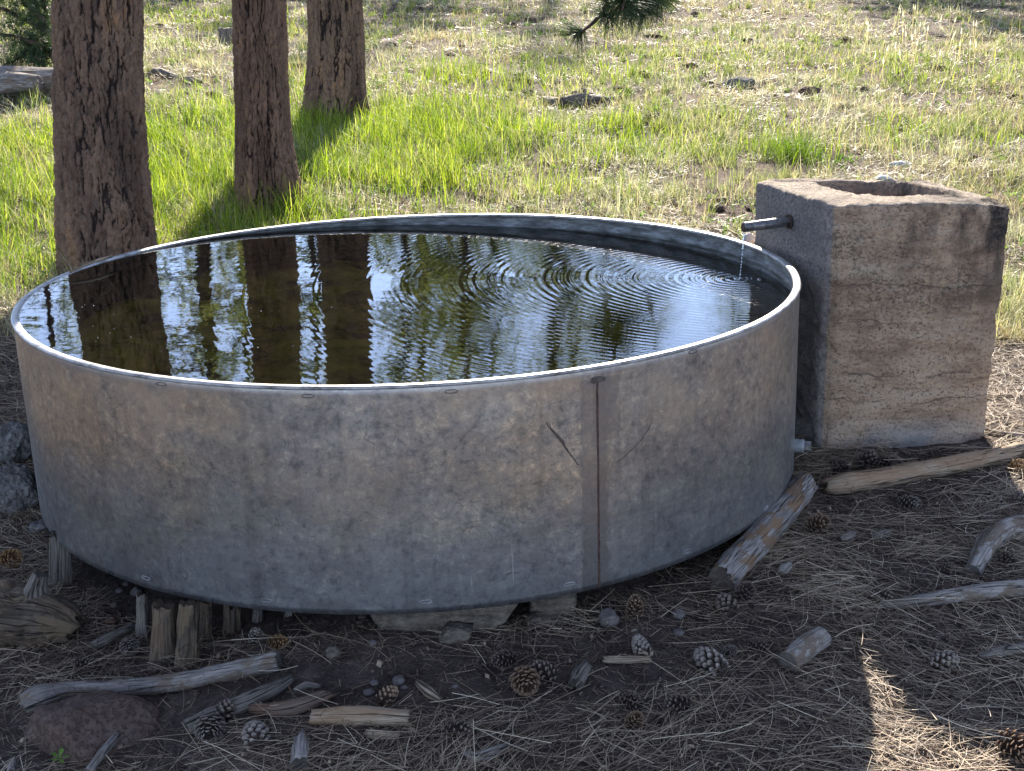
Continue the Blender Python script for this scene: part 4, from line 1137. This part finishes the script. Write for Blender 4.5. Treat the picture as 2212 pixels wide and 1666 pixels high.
slab('slab_stone', 'wide tan slab propping up the front of the tank',
     [(786, 1312), (900, 1310), (1010, 1305), (1122, 1300), (1118, 1318), (1096, 1344), (1070, 1358), (1040, 1362), (985, 1360), (958, 1372), (932, 1392), (905, 1404), (870, 1402), (830, 1394), (822, 1366)], -1.14, .22, 'stone_tan', 2)
slab('slab_stone', 'smaller brown stone wedged under the tank beside the wide slab', [(1146, 1290), (1240, 1276), (1248, 1300), (1240, 1330), (1180, 1336), (1144, 1330)], -1.06, .18, 'stone_tan', 7)
slab('slab_stone', 'thin broken flake at the foot of the wide slab', [(946, 1380), (968, 1364), (1022, 1362), (1012, 1380), (975, 1394), (944, 1398)], -1.19, .05, 'stone_tan', 9)
slab('slab_stone', 'flat buried flake below the smaller wedged stone', [(1132, 1340), (1160, 1334), (1226, 1344), (1222, 1356), (1160, 1352)], -1.10, .05, 'stone_tan', 12)
GP = 'pebbles on the bare soil'
for k, (lab, cx, cy, hw, hh, mt) in enumerate([
    ('grey purple stone standing beside the upright brown cone', 1314, 1338, 24, 23, 'stone_grey'),
    ('rounded grey pebble on the dark soil above the yellowish chip', 861, 1471, 14, 11, 'stone_grey'),
    ('grey pebble touching the small cone', 797, 1496, 14, 9, 'stone_grey'),
    ('tiny grey pebble below the rounded one', 873, 1485, 8, 5, 'stone_grey'),
    ('brown round stone near the end of the long branch', 719, 1412, 18, 15, 'stone_tan'),
    ('brown stone against the foot of the split stump', 338, 1444, 22, 15, 'lava_red'),
    ('pale pebble in the gap under the tank', 258, 1276, 10, 6, 'stone_grey'),
    ('egg shaped grey pebble close to the tank edge', 296, 1279, 15, 11, 'stone_grey'),
    ('small round pebble below the egg shaped one', 247, 1308, 9, 7, 'stone_tan'),
    ('flat pebble right under the tank lip', 272, 1262, 9, 5, 'stone_grey'),
    ('dark little stone on the soil behind the long branch', 806, 1389, 10, 7, 'stone_grey'),
    ('bluish pebble above the small cone', 808, 1476, 10, 8, 'stone_grey'),
    ('grey stone half sunk near the tank behind the upright cone', 1466, 1328, 15, 12, 'stone_grey'),
    ('flat grey stone just below that half sunk one', 1466, 1366, 14, 6, 'stone_grey'),
    ('pebble beside the dry cones under the wide slab', 984, 1482, 8, 6, 'stone_grey')]):
    rock('pebble', lab, 'pebble', cx, cy, hw, hh, mt, 20 + k, .9, .18, .35, 4, 3, GP)
GM = 'dark rocks in the meadow'
rock('meadow_rock', 'speckled grey rock in the sunlit meadow above the concrete box', 'rock', 1594, 182, 40, 16, 'lava_grey', 61, .8, .25, .4, 3, 4, GM)
rock('meadow_rock', 'brown rock next to the speckled one', 'rock', 1750, 196, 26, 9, 'lava_red', 62, .8, .25, .4, 3, 4, GM)
rock('meadow_rock', 'small dark lump in the meadow upslope from the box', 'rock', 1868, 194, 12, 7, 'lava_red', 63, .8, .25, .4, 3, 3, GM)
rock('meadow_rock', 'dark stone far up the slope near the top edge', 'rock', 1147, 44, 15, 7, 'lava_red', 64, .8, .25, .4, 3, 3, GM)
rock('meadow_rock', 'dark stone in the pale grass right of the farthest trunk', 'rock', 888, 105, 15, 6, 'lava_red', 65, .8, .25, .4, 3, 3, GM)
rock('meadow_rock', 'little dark stone above the tall bright grass', 'rock', 996, 101, 9, 4, 'lava_red', 66, .8, .25, .4, 3, 3, GM)
rock('meadow_rock', 'pale sunlit stone upslope from the concrete box', 'rock', 1944, 356, 26, 8, 'stone_pale', 67, .8, .25, .3, 3, 3, GM)
rock('meadow_rock', 'pale stone touching the top edge of the concrete box', 'rock', 1908, 386, 20, 8, 'stone_pale', 68, .8, .25, .3, 3, 3, GM)
rock('meadow_rock', 'pale stone farther from the box than the long pale one', 'rock', 2070, 324, 16, 7, 'stone_pale', 69, .8, .25, .3, 3, 3, GM)
rock('meadow_rock', 'wet pale stone between the spout and the tank rim', 'rock', 1618, 522, 16, 18, 'stone_pale', 70, .8, .25, .4, 3, 3, GM, y=.62)
GB = 'old bark and branches in the meadow'
wood('rotten_branch', 'dark rotting branch pile in the middle of the meadow', 'branch', [(1168, 214, 12), (1210, 222, 22), (1262, 218, 26), (1322, 214, 12)], 'wood_dark', GB, 71, .35, 1.2)
wood('rotten_branch', 'second rotting piece lying over the branch pile', 'branch', [(1236, 204, 12), (1262, 200, 18), (1290, 210, 10)], 'wood_dark', GB, 72, .35, 1.2)
wood('rotten_branch', 'short grey stick between the two nearer trunks', 'branch', [(392, 170, 7), (413, 171, 13), (434, 178, 8)], 'wood_grey', GB, 73, .2)
wood('rotten_branch', 'dark stick in the litter between the two nearer trunks', 'branch', [(320, 152, 8), (350, 156, 14), (385, 168, 6)], 'wood_dark', GB, 74, .3)
wood('rotten_branch', 'thin dead branch in the shade above the bright grass', 'branch', [(1018, 134, 4), (1050, 140, 6), (1090, 146, 4)], 'wood_grey', GB, 75, .2)

# ------------------------------------------------------------------ pine cones
def cone_mesh(name, mat, n=95, openness=1., seed=0, slim=1.):
    g = np.random.default_rng(seed); a = Acc()
    V, F = ICO[2]
    core = V * np.array([.11 * slim, .11 * slim, .42]); a.add(core, F, {'t': np.zeros(len(V))})
    for k in range(n):
        f = (k + .5) / n; ang = k * 2.39996 + g.normal() * .08
        z = -.42 + .84 * f
        prof = math.sin(math.pi * (.12 + .82 * f)) ** .8
        tilt = (.15 + 1.0 * f - .25) * (1.0 / max(openness, .3)) + (1 - openness) * .8
        L = (.13 + .22 * prof) * (.6 + .4 * openness); W = (.085 + .075 * prof) * (1 if n < 100 else .75)
        d = np.array([math.cos(ang), math.sin(ang), 0]); t = np.array([-d[1], d[0], 0]); up = np.array([0, 0, 1.])
        out = d * math.cos(tilt) + up * math.sin(tilt); nr = -d * math.sin(tilt) + up * math.cos(tilt)
        b = d * .07 * slim + up * z
        sec = []
        for s, w, h, cu in ((0, .25, .010, 0), (.55, .75, .012, .015), (.86, 1., .024, .045), (1.0, .55, .018, .075)):
            c = b + out * L * s + nr * cu
            sec += [c - t * W * w * .5 - nr * h * .2, c + t * W * w * .5 - nr * h * .2, c + t * W * w * .35 + nr * h, c - t * W * w * .35 + nr * h]
        Fq = []
        for s in range(3):
            for e in range(4): Fq.append((s * 4 + e, s * 4 + (e + 1) % 4, s * 4 + 4 + (e + 1) % 4, s * 4 + 4 + e))
        Fq.append((12, 13, 14, 15))
        a.add(np.array(sec), np.array(Fq), {'t': np.repeat([0, .25, .9, 1.], 4)})
    V = np.concatenate(a.V); V = V / (V[:, 2].max() - V[:, 2].min())
    a.V = [V]
    return a.build(name, M[mat], smooth=False)
protos_c = {}
def pine_cone(label, px, py, size, kind, lying=1., rz=0., tilt=None, stretch=1.):
    """size = length in pixels"""
    q = on_ground(px, py); L = px_size(size, q); q = on_ground(px, py, L * (.20 + .14 * ((px * 7 + py) % 10) / 10))
    if kind not in protos_c:
        mat, n, op, sl = {'brown': ('cone_brown', 62, 1.0, 1), 'grey': ('cone_grey', 66, .95, 1), 'dark': ('cone_dark', 56, 1.05, 1), 'gold': ('cone_gold', 56, 1.05, 1),
                          'closed': ('cone_grey', 150, .45, 1.3)}[kind]
        c = protos_c[kind] = cone_mesh('pine_cone', mat, n, op, len(protos_c), sl)
    else:
        c = protos_c[kind].copy(); COL.objects.link(c)
    a_ = .88 + .30 * ((px * 13 + py * 7) % 11) / 11
    c.location = q; c.scale = (L * stretch * a_, L * stretch / a_ ** .5, L)
    c.rotation_euler = ((R_(80) if tilt is None else R_(tilt)) * lying, 0, R_(rz))
    return tag(c, label, 'pine cone', 'pine cones on the ground')
for args in [
    ('grey open cone leaning on the split stump', 280, 1397, 56, 'grey', 1, 20),
    ('grey upright cone under the tank, touching an orange one', 554, 1380, 46, 'grey', .1, 0),
    ('orange brown cone next to the grey one under the tank', 600, 1387, 44, 'gold', 1, 60),
    ('dark worn cone in the needles behind the long branch', 176, 1436, 44, 'dark', 1, 100),
    ('large dark cone with its base toward the camera, left of the tan stick', 454, 1572, 86, 'grey', 1, 10),
    ('dark cone leaning on the end of the grey stick', 482, 1548, 64, 'dark', .6, 150),
    ('grey brown cone between the large dark cone and the split stub', 554, 1592, 78, 'grey', 1, 200),
    ('orange cone in a fleck of sun by the rotten log', 22, 1208, 60, 'gold', .7, 40),
    ('small brown cone by the grey pebbles', 834, 1506, 56, 'brown', 1, 140),
    ('big open brown cone in the middle of the foreground', 1134, 1470, 84, 'brown', 1, 8),
    ('dark open cone right behind the big one', 1180, 1456, 66, 'dark', .8, 250),
    ('dark ragged cone upslope from the big one', 1092, 1424, 58, 'dark', 1, 310),
    ('upright brown cone beside the grey purple stone', 1371, 1318, 62, 'brown', .12, 0),
    ('closed pale grey cone above the yellow stick', 1381, 1390, 66, 'closed', .75, 200),
    ('black shadowed cone just above a lit one', 1362, 1517, 66, 'dark', 1, 30),
    ('brown cone below the black shadowed one', 1369, 1560, 58, 'brown', .4, 20),
    ('dark cone near the wide needle bed', 1470, 1521, 64, 'dark', 1, 290),
    ('dark cone half buried below the wood chip', 984, 1577, 64, 'dark', 1, 80),
    ('long grey tipped cone left of the sawn log piece', 1538, 1434, 84, 'grey', 1, 215),
    ('small grey cone behind the long grey tipped one', 1576, 1408, 46, 'grey', .9, 340),
    ('grey cone lying alone right of the sawn log piece', 2030, 1432, 72, 'grey', 1, 100),
    ('dark open cone at the broken end of the wedged log', 1608, 1281, 62, 'dark', .5, 10),
    ('dark cone in front of the wedged log', 1572, 1310, 60, 'dark', 1, 200),
    ('brown cone on the needles beside the wedged log', 1762, 1136, 66, 'brown', .6, 35),
    ('black cone at the tip of the smooth grey branch', 1898, 1288, 52, 'dark', 1, 75),
    ('brown cone hiding under the bent branch', 2172, 1208, 48, 'dark', 1, 20),
    ('small flat cone near the foot of the bent branch', 2038, 1228, 36, 'dark', 1, 85),
    ('large sunlit cone in the bright corner', 2192, 1612, 92, 'brown', 1, 12),
    ('dark cone remains beside the sawn log piece', 1636, 1398, 46, 'dark', 1, 60),
    ('black cone in the heap at the foot of the box', 1812, 1008, 50, 'dark', 1, 15),
    ('grey cone in the middle of the heap by the box', 1866, 1000, 58, 'dark', .5, 85),
    ('cone nearest the pole in the heap by the box', 1906, 1000, 46, 'dark', 1, 290),
    ('grey cone on the needles below the pole', 1962, 1086, 52, 'grey', 1, 40),
    ('dark cone at the picture edge below the pole', 2204, 1084, 50, 'dark', 1, 170),
    ('brown cone behind the pole at the picture edge', 2196, 1010, 46, 'gold', 1, 130)]:
    pine_cone(*args)
gm = np.random.default_rng(19)

# seedling
q = on_ground(128, 1640, .03)
a = Acc()
for k, (ang, L, up) in enumerate([(20, 24, .5), (150, 26, .9), (80, 30, 1.3), (200, 18, .3), (300, 26, .35), (340, 22, .8), (255, 20, .5)]):
    d = np.array([math.cos(R_(ang)), math.sin(R_(ang)) * .8, up]); d /= np.linalg.norm(d)
    w = unit(np.cross(d, [0, 0, 1.])); L = px_size(L, q); nr = np.cross(w, d)
    s = np.linspace(0, 1, 9)[:, None]; wd = (np.sin(np.pi * np.clip(s, 0, 1) ** 1.8) * .16 + .025) * L
    c = d * L * s + np.array([0, 0, -.25 * L]) * s ** 2
    V = np.stack([c - w * wd, c - nr * wd * .15, c + w * wd], 1).reshape(-1, 3); i = np.arange(27).reshape(9, 3)
    F = np.stack([i[:-1, :-1], i[:-1, 1:], i[1:, 1:], i[1:, :-1]], -1).reshape(-1, 4)
    a.add(V, F, {'rnd': np.full(27, .3 + .08 * k)})
tag(a.build('seedling', M['weed'], loc=None), 'little green seedling growing on the red lava rock', 'seedling').location = q

# ------------------------------------------------------------------ grass and litter
def spread(n, d0, d1, g, pw=1.0, wide=.43):
    u = g.random(n)
    d = (d0 ** (1 - pw) + u * (d1 ** (1 - pw) - d0 ** (1 - pw))) ** (1 / (1 - pw)) if pw != 1 else d0 * (d1 / d0) ** u
    x = CAM[0] + (g.random(n) * 2 - 1) * (wide * d + .5)
    return x, CAM[1] + d, d
LUSH = []
for px, py, sx, sy, w in ((40, 330, .9, .9, 1), (60, 470, .8, .8, 1), (60, 540, .6, .5, .8), (400, 330, .6, 1.1, 1.1), (440, 250, .5, .7, .8), (430, 440, .55, .7, 1.2), (400, 510, .5, .4, 1), (600, 470, .45, .35, .9),
                          (720, 300, .5, .9, 1.2), (850, 290, .6, .8, 1.2), (800, 380, .6, .5, 1.1), (960, 300, .6, .8, 1.15), (1090, 300, .45, .45, .9), (1180, 280, .35, .3, .6), (1290, 285, .35, .35, .85),
                          (1040, 185, .6, .5, .9), (1150, 150, .9, .6, .6), (1330, 150, .7, .5, .5), (1600, 130, 1.2, .8, .45), (2000, 150, .9, .8, .5), (2150, 190, .6, .5, .3), (1380, 330, .5, .4, .55), (1700, 330, .25, .3, .8),
                          (1560, 270, .6, .5, .35), (1990, 300, .5, .4, .45), (400, 40, 3, 2, .45), (900, 200, 1.2, .8, .55), (1180, 420, .35, .25, .5), (930, 420, .3, .3, .5), (1900, 130, .8, .6, .4)):
    q = on_ground(px, py); LUSH.append((q[0], q[1], sx, sy, w))
def lush(x, y):
    m = 0
    for a, b, sx, sy, w in LUSH: m = np.maximum(m, w * np.exp(-.5 * (((x - a) / sx) ** 2 + ((y - b) / sy) ** 2)))
    return m
def clear(x, y, pad=0.):
    k = np.hypot(x, y) > 1.22 + pad
    P = np.array(ct)[:, :2]; c = P.mean(0)
    ins = np.ones(x.shape, bool)
    for i in range(4):
        a, b = c + (P[i] - c) * 1.05, c + (P[(i + 1) % 4] - c) * 1.05
        ins &= ((b[0] - a[0]) * (y - a[1]) - (b[1] - a[1]) * (x - a[0])) > 0
    return k & ~ins
def blades(name, label, mat, x, y, h, w, g, lean=.35, segs=3, rnd=None, cat=None):
    n = len(x)
    P = np.column_stack([x, y, gz(x, y) - .005])
    a = g.uniform(0, 2 * np.pi, n)
    D = unit(np.column_stack([np.cos(a) * lean * g.random(n), np.sin(a) * lean * g.random(n), np.ones(n)]))
    U = unit(np.column_stack([-np.sin(a + g.normal(size=n) * .5), np.cos(a), np.zeros(n)]))
    bend = np.column_stack([np.cos(a), np.sin(a), -.45 * np.ones(n)]) * (h * g.uniform(0, .65, n))[:, None]
    V, F, A = ribbons(P, D, U, h, w, segs, bend=bend, rnd=np.clip(rnd, 0, 1) if rnd is not None else None)
    return tag(mesh(name, V, F, M[mat], smooth=False, attr=A), label, cat or name.replace('_', ' '), kind='stuff')

# tall green grass
g = np.random.default_rng(101)
x, y, d = spread(330000, 4.9, 24, g, 1.35)
m = lush(x, y) * (.45 + .9 * np.clip(.5 + fbm(x * 1.6, y * 1.6, 2.2, 3), 0, 1.2))
cl = np.clip(.5 + 1.2 * fbm(x * 5, y * 5, 9.1, 2), 0, 1)
k = (g.random(len(x)) < np.clip(m * 1.0 - .06, 0, 1) * (.35 + .65 * cl)) & clear(x, y, .03) & (y > .6)
x, y, d, mm, c2 = x[k], y[k], d[k], m[k], cl[k]
h = np.clip(g.gamma(5, .022, len(x)) + .11 * np.clip(mm, 0, 1) * c2, .04, .34) * np.where(d > 13, .75, 1)
w = np.maximum(.005, d * .0006) * g.uniform(.5, 1.5, len(x))
blades('green_grass', 'lush green grass growing round the tree trunks', 'grass', x, y, h, w, g, .45, 3, g.normal(.42, .28, len(x)) + .22 * fbm(x * .9, y * .9, 5.5, 3), 'grass')
# sparse mixed tufts of dry and grey green grass
x, y, d = spread(560000, 4.9, 26, g, 1.22)
L = lush(x, y)
cl = .48 + 1.3 * fbm(x * 1.7, y * 1.7, 4.4, 4)
cl2 = np.clip(.5 + 1.5 * fbm(x * 9, y * 9, 1.4, 2), 0, 1)
k = (g.random(len(x)) < np.clip(cl, 0, 1) * (.15 + .85 * cl2 ** 1.5) * (1 - .55 * np.clip(L, 0, 1)) * .75) & clear(x, y, .03) & (y > 1.0)
x, y, d = x[k], y[k], d[k]
h = np.clip(g.gamma(4, .021, len(x)) * (.5 + cl2[k]), .02, .26)
w = np.maximum(.003, d * .00048) * g.uniform(.6, 1.3, len(x))
blades('dry_grass', 'dry straw coloured grass of the sunlit meadow', 'dry', x, y, h, w, g, .9, 2, np.clip(g.normal(.55, .22, len(x)) + .35 * fbm(x * .8, y * .8, 7.7, 3), 0, 1), 'grass')
# small fresh green tufts scattered between
nt = 7000
tx, ty, td = spread(nt, 5.0, 22, g, 1.3)
kt = g.random(nt) < np.clip(.42 + 1.5 * fbm(tx * .9, ty * .9, 51.0, 3), .06, 1); tx, ty, td = tx[kt], ty[kt], td[kt]; nt = len(tx)
per = g.integers(7, 26, nt)
x = np.repeat(tx, per) + g.normal(size=per.sum()) * .022; y = np.repeat(ty, per) + g.normal(size=per.sum()) * .022; d = np.repeat(td, per)
th_ = np.repeat(g.uniform(.05, .20, nt), per)
k = clear(x, y, .02) & (y > 1.1)
x, y, d, th_ = x[k], y[k], d[k], th_[k]
blades('grass_tufts', 'small fresh green tufts scattered over the meadow', 'sage', x, y, th_ * g.uniform(.5, 1.15, len(x)), np.maximum(.0035, d * .0005), g, .55, 3, g.normal(.55, .22, len(x)), 'grass')
# dark tuft above the box
q = on_ground(1715, 345); n = 420
x = q[0] + g.normal(size=n) * .10; y = q[1] + g.normal(size=n) * .08
blades('grass_clump', 'dark green grass clump upslope from the concrete box', 'grass', x, y, g.uniform(.08, .30, n), np.full(n, .0042), g, .7, 3, g.normal(.15, .1, n), 'grass clump')
# flat straw, twigs and leaf litter of the meadow
x, y, d = spread(400000, 4.7, 26, g, 1.2)
cl = np.clip(.42 + 1.5 * fbm(x * 1.5, y * 1.5, 6.1, 4), 0, 1)
k = (g.random(len(x)) < cl) & clear(x, y, .01) & ((y > .7) | (np.abs(x) > 1.5))
x, y, d = x[k], y[k], d[k]; n = len(x)
a = g.uniform(0, 2 * np.pi, n); tl = g.normal(size=n) * .28
D = np.column_stack([np.cos(a) * np.cos(tl), np.sin(a) * np.cos(tl), np.abs(np.sin(tl))])
U = unit(np.column_stack([-np.sin(a), np.cos(a), g.normal(size=n) * .5]))
Ln = g.uniform(.02, .10, n) * np.clip(d / 9, .8, 1.1)
V, F, A = ribbons(np.column_stack([x, y, gz(x, y) + g.uniform(.001, .014, n)]), D, U, Ln, np.maximum(.0024, d * .00036) * g.uniform(.4, 1.6, n), 1, taper=False,
                  rnd=np.clip(g.normal(.55, .25, n) + .2 * fbm(x * 3, y * 3, 3.1, 2), 0, 1))
tag(mesh('straw_litter', V, F, M['chaff'], smooth=False, attr=A), 'pale flattened straw and needles over the meadow', 'litter', kind='stuff')
# clods of dark soil, rotted chips and dung
n = 900
x, y, d = spread(n, 5.0, 22, g, 1.2)
k = (fbm(x * 1.3, y * 1.3, 21.0, 3) > -.05) & clear(x, y, .05) & (y > 1.0); x, y, d = x[k], y[k], d[k]; n = len(x)
V0, F0 = ICO[2]; s = np.clip(g.gamma(2.2, .009, n), .006, .038) * np.clip(d / 9, .8, 1.2)
nz = 1 + .28 * g.normal(size=(n, len(V0)))
R0 = V0[None] * nz[..., None].clip(.4, 1.6) * s[:, None, None] * np.stack([g.uniform(.9, 2.2, n), g.uniform(.8, 1.6, n), g.uniform(.4, .8, n)], -1)[:, None]
V = (R0 + np.column_stack([x, y, gz(x, y) + s * .25])[:, None]).reshape(-1, 3)
F = (F0[None] + (np.arange(n) * len(V0))[:, None, None]).reshape(-1, 3)
tag(mesh('soil_clods', V, F, M['lava_red'], smooth=False), 'dark clods and rotted chips among the dry grass', 'clods', kind='stuff')
# leafy weeds
nt = 2300
tx, ty, td = spread(nt, 5.0, 20, g, 1.3)
sc = np.clip(.5 + 1.4 * fbm(tx * 1.1, ty * 1.1, 12.2, 3), 0, 1); k = (g.random(nt) < sc) & clear(tx, ty, .05) & (ty > 1.2)
tx, ty, td = tx[k], ty[k], td[k]
per = 9; x, y, d = np.repeat(tx, per), np.repeat(ty, per), np.repeat(td, per); n = len(x)
a = g.uniform(0, 2 * np.pi, n); D = unit(np.column_stack([np.cos(a), np.sin(a), g.uniform(.3, 1.6, n)])); U = unit(np.cross(D, np.array([0, 0, 1.]) + g.normal(size=(n, 3)) * .3))
P = np.column_stack([x, y, gz(x, y)]) + np.column_stack([g.normal(size=n) * .012, g.normal(size=n) * .012, g.uniform(0, .05, n)])
V, F, A = ribbons(P, D, U, g.uniform(.025, .06, n), np.maximum(.010, d * .0014), 2, bend=np.column_stack([0 * a, 0 * a, -.015 + 0 * a]), rnd=np.clip(g.normal(.5, .22, n), 0, 1))
tag(mesh('leafy_weeds', V, F, M['weed'], smooth=False, attr=A), 'low broad-leaved weeds between the grasses', 'weeds', kind='stuff')
# seed stalks near the top corner
ns = 34
px_, py_ = g.uniform(1860, 2120, ns), g.uniform(60, 190, ns)
Q = np.array([on_ground(p, q) for p, q in zip(px_, py_)])
st = Acc(); hh = g.uniform(.15, .34, ns)
Dd = unit(np.column_stack([g.normal(size=ns) * .12, g.normal(size=ns) * .12, np.ones(ns)]))
V, F, A = ribbons(Q, Dd, np.tile([1., 0, 0], (ns, 1)), hh, np.full(ns, .005), 3, taper=False, rnd=np.full(ns, .4)); st.add(V, F, A)
V, F, A = ribbons(Q + Dd * hh[:, None], Dd, np.tile([1., 0, 0], (ns, 1)), np.full(ns, .06), np.full(ns, .016), 2, rnd=np.full(ns, 1.)); st.add(V, F, A)
tag(st.build('seed_stalks', M['dry'], smooth=False), 'thin pale seed stalks in the shaded corner of the meadow', 'seed stalks', kind='stuff')

# pine needle litter in front and at the sides
g = np.random.default_rng(202)
n0 = 300000
x = g.uniform(-3.0, 3.4, n0); y = g.uniform(-4.2, 1.8, n0)
rr = np.hypot(x, y)
bare = np.exp(-((x + .15) / .95) ** 2 - ((y + 1.36) / .18) ** 2) + .7 * np.exp(-((x - .62) / .35) ** 2 - ((y + 1.22) / .16) ** 2) + .35 * np.exp(-((x + 1.0) / .4) ** 2 - ((y + .8) / .4) ** 2) + .55 * np.exp(-((x - 1.75) / .3) ** 2 - ((y + .95) / .12) ** 2)
dn = np.clip(.62 + .85 * fbm(x * 1.9, y * 1.9, 15.2, 3), .05, 1) * np.clip(1 - bare * 1.1, .02, 1) * np.clip(1.1 - .75 * sstep((y - .2) / 1.3) * (x > -9), 0, 1)
k = (g.random(n0) < dn) & (rr > 1.16) & clear(x, y, -.1)
x, y = x[k], y[k]; n = len(x)
grain = .8 * fbm(x * 1.4, y * 1.4, 33.3, 2)
a = np.where(g.random(n) < .62, grain * 2.2 + g.normal(size=n) * .55, g.uniform(0, 2 * np.pi, n)) + np.where(g.random(n) < .5, np.pi, 0)
tl = g.normal(size=n) * .10
D = unit(np.column_stack([np.cos(a), np.sin(a), tl])); W = unit(np.column_stack([-np.sin(a), np.cos(a), g.normal(size=n) * .4]))
Ln = np.clip(g.normal(.105, .042, n), .02, .19)
base = np.column_stack([x, y, gz(x, y) + g.gamma(1.6, .007, n) + .002]) - D * (Ln / 2)[:, None]
mz = base + D * Ln[:, None]
low = np.minimum(base[:, 2] - gz(base[:, 0], base[:, 1]), mz[:, 2] - gz(mz[:, 0], mz[:, 1]))
base[:, 2] += np.maximum(.002 - low, 0)
cu = np.column_stack([-np.sin(a), np.cos(a), .25 + 0 * a]) * (Ln * g.normal(size=n) * .045)[:, None]
V, F, A = ribbons(base, D, W, Ln, g.uniform(.0009, .0016, n), 4, taper=False, curve=cu, rnd=np.clip(g.normal(.48, .28, n) + .25 * fbm(x * 2.3, y * 2.3, 8.8, 2), 0, 1))
tag(mesh('pine_needle_litter', V, F, M['needle'], smooth=False, attr=A), 'dry brown pine needles covering the shaded ground', 'needles', kind='stuff')
# a mat of broken, half rotted needles below the fresh ones
n0 = 260000
x = g.uniform(-2.6, 3.2, n0); y = g.uniform(-3.0, 1.4, n0)
bare2 = np.exp(-((x + .15) / .8) ** 2 - ((y + 1.36) / .14) ** 2)
k = (g.random(n0) < np.clip(.8 + .6 * fbm(x * 2.3, y * 2.3, 41.0, 3), .1, 1) * (1 - .85 * bare2)) & (np.hypot(x, y) > 1.12) & clear(x, y, -.12)
x, y = x[k], y[k]; n = len(x)
a = g.uniform(0, 2 * np.pi, n); D = unit(np.column_stack([np.cos(a), np.sin(a), g.normal(size=n) * .16])); W = unit(np.column_stack([-np.sin(a), np.cos(a), g.normal(size=n) * .4]))
V, F, A = ribbons(np.column_stack([x, y, gz(x, y) + g.uniform(.001, .007, n)]), D, W, g.uniform(.012, .055, n), g.uniform(.0009, .0022, n), 1, taper=False, rnd=np.clip(g.normal(.22, .16, n), 0, 1))
tag(mesh('needle_duff', V, F, M['needle'], smooth=False, attr=A), 'mat of broken rotted needles under the fresh ones', 'needles', kind='stuff')
# crumbs of soil, bark flakes and small scales
n = 5200
x = g.uniform(-2.2, 2.6, n); y = g.uniform(-2.4, .6, n); k = (np.hypot(x, y) > 1.0) & clear(x, y, -.2); x, y = x[k], y[k]; n = len(x)
V0, F0 = ICO[1]; s = g.gamma(2, .0016, n) + .0012
nz = 1 + .35 * g.normal(size=(n, len(V0)))
R0 = V0[None] * nz[..., None].clip(.4, 1.6) * s[:, None, None] * np.stack([g.uniform(.7, 1.6, n), g.uniform(.7, 1.6, n), g.uniform(.5, .9, n)], -1)[:, None]
V = (R0 + np.column_stack([x, y, gz(x, y) + s * .3])[:, None]).reshape(-1, 3)
F = (F0[None] + (np.arange(n) * len(V0))[:, None, None]).reshape(-1, 3)
tag(mesh('soil_crumbs', V, F, M['stone_grey'] if False else M['ground'], smooth=False), 'crumbs of soil and grit on the bare ground', 'grit', kind='stuff')
n = 900
x = g.uniform(-2.0, 2.4, n); y = g.uniform(-2.4, .4, n); k = (np.hypot(x, y) > 1.15) & clear(x, y, -.2); x, y = x[k], y[k]; n = len(x)
a = g.uniform(0, 6.28, n); D = unit(np.column_stack([np.cos(a), np.sin(a), g.normal(size=n) * .2])); W = unit(np.column_stack([-np.sin(a), np.cos(a), g.normal(size=n) * .4]))
V, F, A = ribbons(np.column_stack([x, y, gz(x, y) + g.uniform(.003, .016, n)]), D, W, g.gamma(3, .004, n) + .004, g.gamma(3, .0014, n) + .002, 2, taper=False, curve=np.column_stack([0 * a, 0 * a, .004 + 0 * a]), rnd=g.random(n) * .55)
tag(mesh('bark_flakes', V, F, M['needle'], smooth=False, attr=A), 'small bark flakes and cone scales in the needle litter', 'bark flakes', kind='stuff')
